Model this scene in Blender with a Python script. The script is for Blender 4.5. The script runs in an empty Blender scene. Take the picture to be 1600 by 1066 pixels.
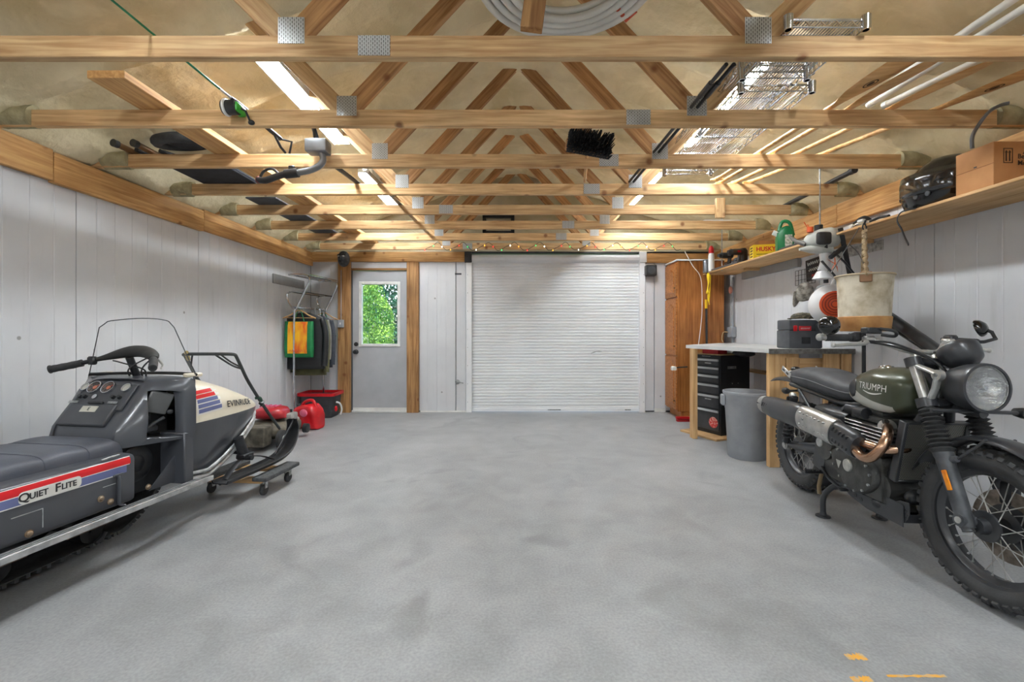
import bpy, bmesh, math, random
from mathutils import Vector as V, Matrix as MX, Euler
from mathutils.bvhtree import BVHTree
random.seed(7)
sc = bpy.context.scene
COL = sc.collection
PI = math.pi
R = math.radians

# ---------------------------------------------------------------- camera
cam = bpy.data.cameras.new('camera')
cam.sensor_width = 36; cam.lens = 36*695/1600
cam.shift_x = -1/1600; cam.shift_y = -14/1600
cam.clip_start = .02; cam.clip_end = 200
co = bpy.data.objects.new('camera', cam); COL.objects.link(co)
co.location = (0, 0, 1.15); co.rotation_euler = (PI/2, 0, 0)
sc.camera = co

# ---------------------------------------------------------------- world, sun, exposure
w = bpy.data.worlds.new('world'); sc.world = w; w.use_nodes = True
nt = w.node_tree
sky = nt.nodes.new('ShaderNodeTexSky'); sky.sky_type = 'NISHITA'
sky.sun_elevation = R(58); sky.sun_rotation = R(200); sky.sun_disc = False
nt.links.new(sky.outputs[0], nt.nodes['Background'].inputs[0])
nt.nodes['Background'].inputs[1].default_value = .22
sun = bpy.data.lights.new('sun', 'SUN'); sun.energy = 3.2; sun.angle = R(1); sun.color = (1, .95, .85)
so = bpy.data.objects.new('sun', sun); COL.objects.link(so); so.rotation_euler = (R(32), 0, R(-18))
vs = sc.view_settings
vs.view_transform = 'Standard'; vs.look = 'None'; vs.gamma = 1; vs.use_curve_mapping = False
vs.exposure = 1.58
LAMP_STRENGTH = 29.0

# ---------------------------------------------------------------- helpers
def lin(c):
    return tuple(((x/255)/12.92 if x/255 <= .04045 else ((x/255+.055)/1.055)**2.4) for x in c)
MATS = {}
def mat(name, c, r=.5, m=0, c2=None, ns=6, stretch=(1, 1, 1), bump=0, bs=120, coat=0, trans=0, alpha=1, em=0, lo=.35, hi=.65, rnd=0, spec=.5, dust=0):
    """procedural principled material: two-colour noise, optional bump, per-object value jitter, dust film"""
    if name in MATS: return MATS[name]
    mt = bpy.data.materials.new(name); mt.use_nodes = True; MATS[name] = mt
    t = mt.node_tree; N = t.nodes; L = t.links; b = N['Principled BSDF']
    ic = b.inputs
    c = lin(c); c2 = lin(c2) if c2 else tuple(min(1, x*.86) for x in c)
    tc = N.new('ShaderNodeTexCoord'); mp = N.new('ShaderNodeMapping'); mp.inputs['Scale'].default_value = stretch
    L.new(tc.outputs['Object'], mp.inputs[0])
    n = N.new('ShaderNodeTexNoise'); n.inputs['Scale'].default_value = ns; n.inputs['Detail'].default_value = 6
    L.new(mp.outputs[0], n.inputs['Vector'])
    rp = N.new('ShaderNodeValToRGB'); rp.color_ramp.elements[0].position = lo; rp.color_ramp.elements[1].position = hi
    rp.color_ramp.elements[0].color = c2+(1,); rp.color_ramp.elements[1].color = c+(1,)
    L.new(n.outputs[0], rp.inputs[0]); out = rp.outputs[0]
    if rnd:
        oi = N.new('ShaderNodeObjectInfo'); hs = N.new('ShaderNodeHueSaturation')
        mr = N.new('ShaderNodeMapRange'); mr.inputs[3].default_value = 1-rnd; mr.inputs[4].default_value = 1+rnd
        L.new(oi.outputs['Random'], mr.inputs[0]); L.new(mr.outputs[0], hs.inputs['Value']); L.new(out, hs.inputs['Color']); out = hs.outputs[0]
    L.new(out, ic['Base Color'])
    ic['Roughness'].default_value = r; ic['Metallic'].default_value = m; ic['Coat Weight'].default_value = coat
    ic['Coat Roughness'].default_value = .15; ic['Transmission Weight'].default_value = trans; ic['Alpha'].default_value = alpha
    ic['Specular IOR Level'].default_value = spec
    if em: ic['Emission Color'].default_value = c+(1,); ic['Emission Strength'].default_value = em
    if bump:
        n2 = N.new('ShaderNodeTexNoise'); n2.inputs['Scale'].default_value = bs; n2.inputs['Detail'].default_value = 5
        L.new(mp.outputs[0], n2.inputs['Vector'])
        bp = N.new('ShaderNodeBump'); bp.inputs['Strength'].default_value = bump; bp.inputs['Distance'].default_value = .02
        L.new(n2.outputs[0], bp.inputs['Height']); L.new(bp.outputs[0], ic['Normal'])
    if dust:
        n3 = N.new('ShaderNodeTexNoise'); n3.inputs['Scale'].default_value = 14; n3.inputs['Detail'].default_value = 8
        L.new(tc.outputs['Object'], n3.inputs['Vector'])
        r3 = N.new('ShaderNodeMapRange'); r3.inputs[1].default_value = .4; r3.inputs[2].default_value = .75
        r3.inputs[3].default_value = max(.05, r-.12); r3.inputs[4].default_value = min(1, r+dust)
        L.new(n3.outputs[0], r3.inputs[0]); L.new(r3.outputs[0], ic['Roughness'])
    return mt

def wood(name, c, c2, knot=(120, 70, 35), gs=1.0, rnd=.1, knots=True, r=.7):
    """sawn timber, grain along local X, knots"""
    if name in MATS: return MATS[name]
    mt = bpy.data.materials.new(name); mt.use_nodes = True; MATS[name] = mt
    t = mt.node_tree; N = t.nodes; L = t.links; b = N['Principled BSDF']; b.inputs['Roughness'].default_value = r
    tc = N.new('ShaderNodeTexCoord'); oi = N.new('ShaderNodeObjectInfo')
    ofs = N.new('ShaderNodeVectorMath'); ofs.operation = 'ADD'
    mu = N.new('ShaderNodeMath'); mu.operation = 'MULTIPLY'; mu.inputs[1].default_value = 37
    L.new(oi.outputs['Random'], mu.inputs[0]); L.new(tc.outputs['Object'], ofs.inputs[0]); L.new(mu.outputs[0], ofs.inputs[1])
    mp = N.new('ShaderNodeMapping'); mp.inputs['Scale'].default_value = (1.2*gs, 22*gs, 22*gs); L.new(ofs.outputs[0], mp.inputs[0])
    n = N.new('ShaderNodeTexNoise'); n.inputs['Scale'].default_value = 2.2; n.inputs['Detail'].default_value = 7; n.inputs['Distortion'].default_value = .6
    L.new(mp.outputs[0], n.inputs['Vector'])
    rp = N.new('ShaderNodeValToRGB'); e = rp.color_ramp.elements; e[0].position = .33; e[1].position = .64
    e[0].color = lin(c2)+(1,); e[1].color = lin(c)+(1,)
    L.new(n.outputs[0], rp.inputs[0]); out = rp.outputs[0]
    # slow stain variation
    n2 = N.new('ShaderNodeTexNoise'); n2.inputs['Scale'].default_value = 2.5; n2.inputs['Detail'].default_value = 4; L.new(ofs.outputs[0], n2.inputs['Vector'])
    m2 = N.new('ShaderNodeMapRange'); m2.inputs[1].default_value = .3; m2.inputs[2].default_value = .7; m2.inputs[3].default_value = .70; m2.inputs[4].default_value = 1.08
    L.new(n2.outputs[0], m2.inputs[0])
    hs = N.new('ShaderNodeHueSaturation'); L.new(out, hs.inputs['Color'])
    mr = N.new('ShaderNodeMapRange'); mr.inputs[3].default_value = 1-rnd; mr.inputs[4].default_value = 1+rnd; L.new(oi.outputs['Random'], mr.inputs[0])
    mm = N.new('ShaderNodeMath'); mm.operation = 'MULTIPLY'; L.new(mr.outputs[0], mm.inputs[0]); L.new(m2.outputs[0], mm.inputs[1])
    L.new(mm.outputs[0], hs.inputs['Value']); out = hs.outputs[0]
    if knots:
        vo = N.new('ShaderNodeTexVoronoi'); vo.inputs['Scale'].default_value = 5.5; L.new(ofs.outputs[0], vo.inputs['Vector'])
        kr = N.new('ShaderNodeMapRange'); kr.inputs[1].default_value = .07; kr.inputs[2].default_value = .17; kr.inputs[3].default_value = .85; kr.inputs[4].default_value = 0
        L.new(vo.outputs['Distance'], kr.inputs[0])
        mx = N.new('ShaderNodeMix'); mx.data_type = 'RGBA'; L.new(kr.outputs[0], mx.inputs[0]); L.new(out, mx.inputs[6]); mx.inputs[7].default_value = lin(knot)+(1,)
        out = mx.outputs[2]
    L.new(out, b.inputs['Base Color'])
    bp = N.new('ShaderNodeBump'); bp.inputs['Strength'].default_value = .15; bp.inputs['Distance'].default_value = .01
    L.new(n.outputs[0], bp.inputs['Height']); L.new(bp.outputs[0], b.inputs['Normal'])
    return mt

def spline(pts, n=6, closed=False):
    pts = [V(p) for p in pts]; out = []; m = len(pts)
    rng = range(m) if closed else range(m-1)
    for i in rng:
        p0 = pts[(i-1) % m] if (closed or i > 0) else pts[0]
        p1 = pts[i]; p2 = pts[(i+1) % m]
        p3 = pts[(i+2) % m] if (closed or i+2 < m) else p2
        for k in range(n):
            t = k/n
            out.append(.5*((2*p1)+(p2-p0)*t+(2*p0-5*p1+4*p2-p3)*t*t+(3*p1-p0-3*p2+p3)*t**3))
    if not closed: out.append(pts[-1])
    return out
def lerp(a, b, t): return a+(b-a)*t
def interp(tab, x):
    """piecewise-linear table [(x, v...)]"""
    if x <= tab[0][0]: return tab[0][1:]
    for a, b in zip(tab, tab[1:]):
        if x <= b[0]:
            t = (x-a[0])/(b[0]-a[0]); return tuple(lerp(p, q, t) for p, q in zip(a[1:], b[1:]))
    return tab[-1][1:]

class MB:
    def __init__(s): s.bm = bmesh.new()
    def add(s, verts, faces):
        vs = [s.bm.verts.new(v) for v in verts]
        for f in faces:
            try: s.bm.faces.new([vs[i] for i in f])
            except ValueError: pass
        return s
    def box(s, c, d, rot=None, bev=0, seg=1):
        b = bmesh.new(); bmesh.ops.create_cube(b, size=1)
        for v in b.verts: v.co = V((v.co.x*d[0], v.co.y*d[1], v.co.z*d[2]))
        if bev: bmesh.ops.bevel(b, geom=b.edges[:], offset=min(bev, min(d)*.45), segments=seg, profile=.5, affect='EDGES')
        m = MX.Translation(V(c)) @ (rot.to_4x4() if rot is not None else MX.Identity(4))
        b.verts.index_update()
        s.add([m @ v.co for v in b.verts], [[v.index for v in f.verts] for f in b.faces]); b.free(); return s
    def bx(s, x0, x1, y0, y1, z0, z1, bev=0, seg=1):
        return s.box(((x0+x1)/2, (y0+y1)/2, (z0+z1)/2), (abs(x1-x0), abs(y1-y0), abs(z1-z0)), None, bev, seg)
    def loft(s, rings, cap=True, closed=True, wrap=False):
        n = len(rings[0]); vs = [[s.bm.verts.new(p) for p in r] for r in rings]
        m = len(rings)
        for i in range(m if wrap else m-1):
            a, b = vs[i], vs[(i+1) % m]
            for j in range(n if closed else n-1):
                k = (j+1) % n
                try: s.bm.faces.new((a[j], a[k], b[k], b[j]))
                except ValueError: pass
        if cap and closed and not wrap:
            for r in (vs[0], vs[-1]):
                try: s.bm.faces.new(r)
                except ValueError: pass
        return s
    def tube(s, pts, r, n=8, cap=True, closed=False, flat=1.0, up=None):
        pts = [V(p) for p in pts]; m = len(pts)
        rr = r if isinstance(r, (list, tuple)) else [r]*m
        rings = []; nrm = None
        for i, p in enumerate(pts):
            a = pts[i-1] if (i > 0 or closed) else p; b = pts[(i+1) % m] if (i < m-1 or closed) else p
            t = (b-a)
            if t.length < 1e-9: t = V((0, 0, 1))
            t.normalize()
            if nrm is None:
                u = V(up) if up else (V((0, 0, 1)) if abs(t.z) < .9 else V((1, 0, 0)))
                nrm = (u-t*u.dot(t)).normalized()
            else:
                nrm = (nrm-t*nrm.dot(t))
                nrm = nrm.normalized() if nrm.length > 1e-6 else t.orthogonal().normalized()
            bn = t.cross(nrm)
            rings.append([p+(nrm*math.cos(2*PI*k/n)*flat+bn*math.sin(2*PI*k/n))*rr[i] for k in range(n)])
        return s.loft(rings, cap, True, closed)
    def cyl(s, p0, p1, r0, r1=None, n=16, cap=True):
        return s.tube([p0, p1], [r0, r0 if r1 is None else r1], n, cap)
    def lathe(s, prof, n=24, m=None, cap=True, wrap=False):
        m = m or MX.Identity(4)
        return s.loft([[m @ V((r*math.cos(2*PI*k/n), r*math.sin(2*PI*k/n), z)) for k in range(n)] for r, z in prof], cap, True, wrap)
    def prism(s, poly, h, m=None, c=True):
        """polygon (u,v) extruded along local z from 0 to h"""
        m = m or MX.Identity(4)
        return s.loft([[m @ V((u, v, 0)) for u, v in poly], [m @ V((u, v, h)) for u, v in poly]], True)
    def sphere(s, c, r, n=16, k=10, m=None):
        r = r if isinstance(r, (tuple, list)) else (r, r, r); mm = m or MX.Identity(4); c = V(c)
        rings = []
        for i in range(k+1):
            a = -PI/2+PI*i/k; q = max(math.cos(a), .002)
            rings.append([c+(mm @ V((r[0]*q*math.cos(2*PI*j/n), r[1]*q*math.sin(2*PI*j/n), r[2]*math.sin(a)))) for j in range(n)])
        return s.loft(rings)
    def torus(s, c, Rr, r, ax=(0, 0, 1), n=32, k=10):
        q = V((0, 0, 1)).rotation_difference(V(ax)).to_matrix()
        return s.tube([V(c)+q @ V((Rr*math.cos(2*PI*i/n), Rr*math.sin(2*PI*i/n), 0)) for i in range(n)], r, k, closed=True, up=ax)
    def build(s, name, mt, parent=None, smooth=40, loc=None, sub=0, solid=0):
        bmesh.ops.recalc_face_normals(s.bm, faces=s.bm.faces[:])
        me = bpy.data.meshes.new(name); s.bm.to_mesh(me); s.bm.free()
        o = bpy.data.objects.new(name, me); COL.objects.link(o)
        if mt: me.materials.append(mt)
        if smooth:
            me.polygons.foreach_set('use_smooth', [True]*len(me.polygons)); me.set_sharp_from_angle(angle=R(smooth))
        if parent: o.parent = parent
        if loc: o.location = loc
        if solid:
            md = o.modifiers.new('thick', 'SOLIDIFY'); md.thickness = solid; md.offset = 0
        if sub:
            md = o.modifiers.new('smooth', 'SUBSURF'); md.levels = sub; md.render_levels = sub
        return o

def tag(o, label=None, cat=None, group=None, kind=None):
    if label: o['label'] = label
    if cat: o['category'] = cat
    if group: o['group'] = group
    if kind: o['kind'] = kind
    return o
def thing(name, label, cat, loc=(0, 0, 0), rz=0, group=None):
    o = bpy.data.objects.new(name, None); COL.objects.link(o); o.empty_display_size = .1
    o.location = loc; o.rotation_euler = (0, 0, rz)
    return tag(o, label, cat, group)
def copy_tree(o, parent=None):
    c = o.copy(); COL.objects.link(c); c.parent = parent
    for ch in [x for x in bpy.data.objects if x.parent == o]: copy_tree(ch, c)
    return c
def board(name, p0, p1, wd, th, mt, parent=None, up=(0, 0, 1), bev=.003):
    """sawn board from p0 to p1 (parent space); wd along 'up', th across; grain runs along local X"""
    p0, p1 = V(p0), V(p1); x = (p1-p0); L = x.length; x.normalize()
    u = V(up); z = (u-x*u.dot(x)).normalized(); y = z.cross(x)
    o = MB().box((0, 0, 0), (L, th, wd), None, bev).build(name, mt, parent, 0)
    m = MX((x, y, z)).transposed().to_4x4(); m.translation = (p0+p1)/2
    o.matrix_basis = m; return o
def frame(o, x, z):
    """4x4 matrix with origin o, local x and approximate z axis"""
    x = V(x).normalized(); z = V(z); z = (z-x*z.dot(x)).normalized(); y = z.cross(x)
    m = MX((x, y, z)).transposed().to_4x4(); m.translation = V(o); return m
def text(name, body, size, mt, parent, o, u, n, target=None, off=.0015, align='CENTER', bold=0, space=1, shear=0, sx=1, ext=.0004):
    """flat lettering: origin o, reading direction u, facing n; optionally laid onto a target mesh of the same parent space"""
    cu = bpy.data.curves.new('t', 'FONT'); cu.body = body; cu.size = size; cu.align_x = align; cu.align_y = 'CENTER'
    cu.offset = bold; cu.space_character = space; cu.shear = shear; cu.resolution_u = 3
    if not target: cu.extrude = ext
    ob = bpy.data.objects.new('t', cu); COL.objects.link(ob); bpy.context.view_layer.update()
    me = bpy.data.meshes.new_from_object(ob); me.name = name; bpy.data.objects.remove(ob); bpy.data.curves.remove(cu)
    me.materials.clear(); me.materials.append(mt)
    u = V(u).normalized(); n = V(n); n = (n-u*n.dot(u)).normalized(); v = n.cross(u); o = V(o)
    for q in me.vertices:
        q.co = o+u*q.co.x*sx+v*q.co.y+n*(q.co.z+off)
    if target: drape(me, target, n, off)
    ob = bpy.data.objects.new(name, me); COL.objects.link(ob); ob.parent = parent
    return ob
def drape(me, target, n, off):
    tm = target.data; bv = BVHTree.FromPolygons([v.co for v in tm.vertices], [p.vertices[:] for p in tm.polygons])
    n = V(n)
    for q in me.vertices:
        h = bv.ray_cast(q.co+n*.15, -n)
        if h[0] is not None: q.co = h[0]+n*off
def decal(name, poly, mt, parent, o, u, n, target=None, off=.0012, cut=1):
    """flat print: polygon (u,v) in the plane, subdivided and laid on the target"""
    u = V(u).normalized(); n = V(n); n = (n-u*n.dot(u)).normalized(); v = n.cross(u); o = V(o)
    b = bmesh.new(); vv = [b.verts.new(o+u*p[0]+v*p[1]+n*off) for p in poly]; b.faces.new(vv)
    if cut > 1: bmesh.ops.subdivide_edges(b, edges=b.edges[:], cuts=cut, use_grid_fill=True)
    me = bpy.data.meshes.new(name); b.to_mesh(me); b.free(); me.materials.append(mt)
    if target: drape(me, target, n, off)
    ob = bpy.data.objects.new(name, me); COL.objects.link(ob); ob.parent = parent; return ob
def squiggle(name, parent, o, u, n, wd, h, mt, seed=1, r=.0012):
    """illegible small script: a wavy stroke"""
    u = V(u).normalized(); n = V(n); n = (n-u*n.dot(u)).normalized(); v = n.cross(u); o = V(o); rd = random.Random(seed); pts = []
    for i in range(19): pts.append(o+u*wd*(i/18-.5)+v*h*(.5*math.sin(i*2.1+seed)*rd.uniform(.5, 1))+n*r)
    return MB().tube(spline(pts, 3), r, 5, flat=.8).build(name, mt, parent)
def P(px, py, d):
    """photo pixel at a known distance along the room -> world point"""
    return V(((px-801)/695*d, d, 1.15-(py-519)/695*d))
def circ(r, n=24, a0=0, a1=2*PI, cx=0, cy=0):
    return [(cx+r*math.cos(a0+(a1-a0)*i/n), cy+r*math.sin(a0+(a1-a0)*i/n)) for i in range(n)]
def rrect(wd, h, r, n=4):
    pts = []
    for cx, cy, a in ((wd/2-r, h/2-r, 0), (-wd/2+r, h/2-r, 90), (-wd/2+r, -h/2+r, 180), (wd/2-r, -h/2+r, 270)):
        for i in range(n+1): q = R(a+90*i/n); pts.append((cx+r*math.cos(q), cy+r*math.sin(q)))
    return pts
XR = lambda a: MX.Rotation(a, 4, 'X')
YR = lambda a: MX.Rotation(a, 4, 'Y')
ZR = lambda a: MX.Rotation(a, 4, 'Z')
TR = lambda *a: MX.Translation(V(a))

# ---------------------------------------------------------------- shared materials
W_TRUSS = wood('truss_pine', (232, 194, 142), (190, 144, 94), rnd=.12)
W_WEB = wood('web_pine', (202, 154, 102), (154, 106, 62), rnd=.16)
W_PLATE = wood('plate_fir', (224, 176, 114), (190, 136, 78), rnd=.07)
W_POST = wood('post_fir', (192, 146, 94), (142, 98, 56), rnd=.08, gs=.8)
W_PLY = wood('plywood', (226, 186, 134), (198, 152, 98), gs=.7, knots=False, rnd=.05)
W_OAK = wood('oak_veneer', (196, 128, 66), (150, 88, 38), gs=.9, knots=False, rnd=.05, r=.42)
W_PADDLE = wood('paddle_ash', (232, 186, 124), (204, 148, 86), gs=.6, knots=False, rnd=.06, r=.4)
STEEL = mat('galvanised', (190, 192, 192), .38, .9, (140, 142, 142), 40)
CHROME = mat('chrome', (225, 227, 230), .16, 1, (190, 192, 196), 12)
BLACKP = mat('black_plastic', (44, 45, 47), .4, 0, (34, 34, 36), 20)
BLACKM = mat('black_metal', (48, 49, 52), .38, .2, (38, 38, 40), 20)
RUBBER = mat('rubber', (60, 60, 61), .75, 0, (48, 48, 49), 30, bump=.1)
WHITEP = mat('white_plastic', (232, 232, 228), .4, 0, (214, 214, 210), 8)
GREYP = mat('grey_plastic', (164, 167, 172), .5, 0, (150, 153, 158), 9)
REDP = mat('red_plastic', (214, 22, 34), .32, 0, (180, 10, 22), 8)
DGREY = mat('dark_grey_plastic', (62, 64, 68), .5, 0, (50, 52, 55), 10)
# ================================================================ the room
XL, XRW, YB, YF = -2.9, 2.92, 6.39, -3.6
ZP = 2.283

def concrete():
    mt = bpy.data.materials.new('concrete'); mt.use_nodes = True; t = mt.node_tree; N = t.nodes; L = t.links; b = N['Principled BSDF']
    tc = N.new('ShaderNodeTexCoord')
    def noise(s, d, dist=0):
        n = N.new('ShaderNodeTexNoise'); n.inputs['Scale'].default_value = s; n.inputs['Detail'].default_value = d; n.inputs['Distortion'].default_value = dist
        L.new(tc.outputs['Object'], n.inputs['Vector']); return n
    big = noise(.9, 6, .8); mid = noise(5, 8, .4); fine = noise(90, 4)
    rp = N.new('ShaderNodeValToRGB'); e = rp.color_ramp.elements
    e[0].position = .28; e[0].color = lin((130, 131, 132))+(1,); e[1].position = .72; e[1].color = lin((170, 171, 172))+(1,)
    mx = N.new('ShaderNodeMix'); mx.data_type = 'FLOAT'; mx.inputs[0].default_value = .5
    L.new(big.outputs[0], mx.inputs[2]); L.new(mid.outputs[0], mx.inputs[3]); L.new(mx.outputs[0], rp.inputs[0])
    st = noise(1.7, 9, 1.2); sr = N.new('ShaderNodeMapRange'); sr.inputs[1].default_value = .58; sr.inputs[2].default_value = .74; sr.inputs[3].default_value = 0; sr.inputs[4].default_value = .62
    L.new(st.outputs[0], sr.inputs[0])
    m2 = N.new('ShaderNodeMix'); m2.data_type = 'RGBA'; L.new(sr.outputs[0], m2.inputs[0]); L.new(rp.outputs[0], m2.inputs[6]); m2.inputs[7].default_value = lin((118, 118, 119))+(1,)
    fm = N.new('ShaderNodeMapRange'); fm.inputs[1].default_value = .3; fm.inputs[2].default_value = .7; fm.inputs[3].default_value = .84; fm.inputs[4].default_value = 1.1; L.new(fine.outputs[0], fm.inputs[0])
    m3 = N.new('ShaderNodeMix'); m3.data_type = 'RGBA'; m3.blend_type = 'MULTIPLY'; m3.inputs[0].default_value = 1
    L.new(m2.outputs[2], m3.inputs[6]); L.new(fm.outputs[0], m3.inputs[7])
    # small dark spots
    vo = N.new('ShaderNodeTexVoronoi'); vo.inputs['Scale'].default_value = 2.3; L.new(tc.outputs['Object'], vo.inputs['Vector'])
    vr = N.new('ShaderNodeMapRange'); vr.inputs[1].default_value = .012; vr.inputs[2].default_value = .02; vr.inputs[3].default_value = .7; vr.inputs[4].default_value = 0; L.new(vo.outputs['Distance'], vr.inputs[0])
    m4 = N.new('ShaderNodeMix'); m4.data_type = 'RGBA'; L.new(vr.outputs[0], m4.inputs[0]); L.new(m3.outputs[2], m4.inputs[6]); m4.inputs[7].default_value = lin((70, 70, 72))+(1,)
    L.new(m4.outputs[2], b.inputs['Base Color'])
    rr = N.new('ShaderNodeMapRange'); rr.inputs[3].default_value = .34; rr.inputs[4].default_value = .62; L.new(mid.outputs[0], rr.inputs[0]); L.new(rr.outputs[0], b.inputs['Roughness'])
    bp = N.new('ShaderNodeBump'); bp.inputs['Strength'].default_value = .12; bp.inputs['Distance'].default_value = .01; L.new(mx.outputs[0], bp.inputs['Height']); L.new(bp.outputs[0], b.inputs['Normal'])
    return mt
fl = MB().bx(XL-.2, XRW+.2, YF-.2, YB+.12, -.15, 0).build('floor', concrete(), None, 0); tag(fl, 'mottled grey concrete garage floor with faint stains', 'floor', kind='structure')
# orange spray-paint strokes on the slab
PAINT = mat('orange_paint', (226, 164, 62), .7, 0, (190, 170, 140), 34, lo=.38, hi=.55)
def paint(pts, wd):
    random.seed(3); m = MB(); a = []; b = []
    for i, (x, y) in enumerate(pts):
        ww = wd*random.uniform(.35, 1); a.append((x, y+ww*.5, .0012)); b.append((x, y-ww*.5, .0012))
    n = len(a)
    m.add(a+b, [(i, i+1, n+i+1, n+i) for i in range(n-1)]); return m.build('paint_mark', PAINT, fl, 0)
for (px0, px1, py, wpx) in ((1386, 1478, 1057, 6), (1330, 1362, 1062, 12), (1322, 1352, 1027, 14)):
    d = 799.25/(py-519); paint([(lerp((px0-801)/695*d, (px1-801)/695*d, i/14), d) for i in range(15)], wpx/695*d*d/1.15)

# ---- white wall panels
def panel_mat():
    mt = mat('white_steel', (212, 213, 216), .40, .0, (200, 201, 205), 2.5, lo=.3, hi=.7)
    t = mt.node_tree; N = t.nodes; L = t.links; b = N['Principled BSDF']
    src = b.inputs['Base Color'].links[0].from_socket
    tc = N.new('ShaderNodeTexCoord')
    vo = N.new('ShaderNodeTexVoronoi'); vo.inputs['Scale'].default_value = 3.5; L.new(tc.outputs['Object'], vo.inputs['Vector'])
    vr = N.new('ShaderNodeMapRange'); vr.inputs[1].default_value = .035; vr.inputs[2].default_value = .05; vr.inputs[3].default_value = .75; vr.inputs[4].default_value = 0; L.new(vo.outputs['Distance'], vr.inputs[0])
    mp = N.new('ShaderNodeMapping'); mp.inputs['Scale'].default_value = (6, 6, .8); L.new(tc.outputs['Object'], mp.inputs[0])
    n = N.new('ShaderNodeTexNoise'); n.inputs['Scale'].default_value = 3; n.inputs['Detail'].default_value = 8; L.new(mp.outputs[0], n.inputs['Vector'])
    nr = N.new('ShaderNodeMapRange'); nr.inputs[1].default_value = .6; nr.inputs[2].default_value = .8; nr.inputs[3].default_value = 0; nr.inputs[4].default_value = .16; L.new(n.outputs[0], nr.inputs[0])
    ad = N.new('ShaderNodeMath'); ad.operation = 'MAXIMUM'; L.new(vr.outputs[0], ad.inputs[0]); L.new(nr.outputs[0], ad.inputs[1])
    mx = N.new('ShaderNodeMix'); mx.data_type = 'RGBA'; L.new(ad.outputs[0], mx.inputs[0]); L.new(src, mx.inputs[6]); mx.inputs[7].default_value = lin((118, 116, 112))+(1,)
    L.new(mx.outputs[2], b.inputs['Base Color']); return mt
PANEL = panel_mat()
def ribbed(p0, p1, z0, z1, nrm, parent, pitch=.15):
    """steel-faced wall panel from p0 to p1 (plan), ribbed, front face towards nrm"""
    p0, p1, nrm = V((*p0, 0)), V((*p1, 0)), V((*nrm, 0)); L = (p1-p0).length; u = (p1-p0)/L
    prof = [(.0015, -.012), (.004, 0)]; k = max(1, round(L/pitch))
    for i in range(1, k):
        x = L*i/k; prof += [(x-.006, 0), (x-.0025, -.0022), (x+.0025, -.0022), (x+.006, 0)]
    prof += [(L-.004, 0), (L-.0015, -.012)]
    back = [(L-.0015, -.035), (.0015, -.035)]
    return MB().loft([[p0+u*a+nrm*b+V((0, 0, z)) for a, b in prof+back] for z in (z0, z1)]).build('wall_panel', PANEL, parent, 30)
DARKGAP = mat('seam_dark', (96, 97, 99), .8)
wl = tag(MB().bx(XL-.16, XL-.036, YF, YB+.1, 0, 2.3).build('wall_left', DARKGAP, None, 0), 'left white steel panel garage wall', 'wall', kind='structure')
ys = [2.955+1.15*i for i in range(-6, 4)]
for a, b in zip(ys, ys[1:]):
    a = max(a, YF); b = min(b, YB)
    if b > a: ribbed((XL, a), (XL, b), 0.0, 2.28, (1, 0), wl)
ribbed((XL, ys[-1]), (XL, YB-.005), 0, 2.28, (1, 0), wl) if ys[-1] < YB-.1 else None
wr = tag(MB().bx(XRW+.036, XRW+.16, YF, YB+.1, 0, 2.3).build('wall_right', DARKGAP, None, 0), 'right white steel panel garage wall', 'wall', kind='structure')
ys = [3.08+1.15*i for i in range(-6, 4)]
for a, b in zip(ys, ys[1:]):
    a = max(a, YF); b = min(b, YB)
    if b > a: ribbed((XRW, a), (XRW, b), 0.0, 2.28, (-1, 0), wr)
# steel splice strip on the right wall under the shelf
MB().bx(XRW-.004, XRW, 3.5, 4.0, 1.80, 1.88, .001).build('strap_plate', STEEL, wr, 0)
FOAMCOL = None
def foam_mat():
    mt = mat('spray_foam', (236, 223, 190), .85, 0, (200, 184, 144), 1.8, bump=.8, bs=14, lo=.32, hi=.68)
    t = mt.node_tree; N = t.nodes; L = t.links; b = N['Principled BSDF']
    src = b.inputs['Base Color'].links[0].from_socket
    tc = N.new('ShaderNodeTexCoord'); n = N.new('ShaderNodeTexNoise'); n.inputs['Scale'].default_value = 5; n.inputs['Detail'].default_value = 9; n.inputs['Distortion'].default_value = 1.5
    L.new(tc.outputs['Object'], n.inputs['Vector'])
    nr = N.new('ShaderNodeMapRange'); nr.inputs[1].default_value = .5; nr.inputs[2].default_value = .75; nr.inputs[3].default_value = 0; nr.inputs[4].default_value = .45; L.new(n.outputs[0], nr.inputs[0])
    mx = N.new('ShaderNodeMix'); mx.data_type = 'RGBA'; L.new(nr.outputs[0], mx.inputs[0]); L.new(src, mx.inputs[6]); mx.inputs[7].default_value = lin((238, 226, 192))+(1,)
    L.new(mx.outputs[2], b.inputs['Base Color']); return mt
FOAM = foam_mat()
from mathutils import noise as mnoise
TY = [1.22+.61*i for i in range(9)]          # front faces of the trusses, TY[0] above the camera
XC = .05
def roof(x, y):
    z = 3.45-.35*abs(x-XC)
    z += .07*max(0, 1-abs(x-XC)/.25)**2*-1
    e = max(0, 1-min(x-XL, XRW-x)/.34); z = lerp(z, 2.262, min(1, e**1.5)); ek = 1-min(1, e*1.2)
    dy = min(abs(y-t-.02) for t in TY+[TY[0]-.61*k for k in range(1, 9)])
    z -= .085*ek*math.exp(-(dy/.055)**2)*(1.0+.3*mnoise.noise((x*3, y*.7, 2)))
    z += .028*mnoise.noise((x*2.3, y*2.3, 0))+.016*mnoise.noise((x*7, y*7, 3))+.008*mnoise.noise((x*17, y*17, 5))
    return z
nx, ny = 130, 210; x0, x1, y0, y1 = XL-.06, XRW+.06, YF-.1, YB+.1
m = MB(); vv = []
for j in range(ny+1):
    for i in range(nx+1):
        x = lerp(x0, x1, i/nx); y = lerp(y0, y1, j/ny); vv.append((x, y, roof(x, y)))
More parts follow.
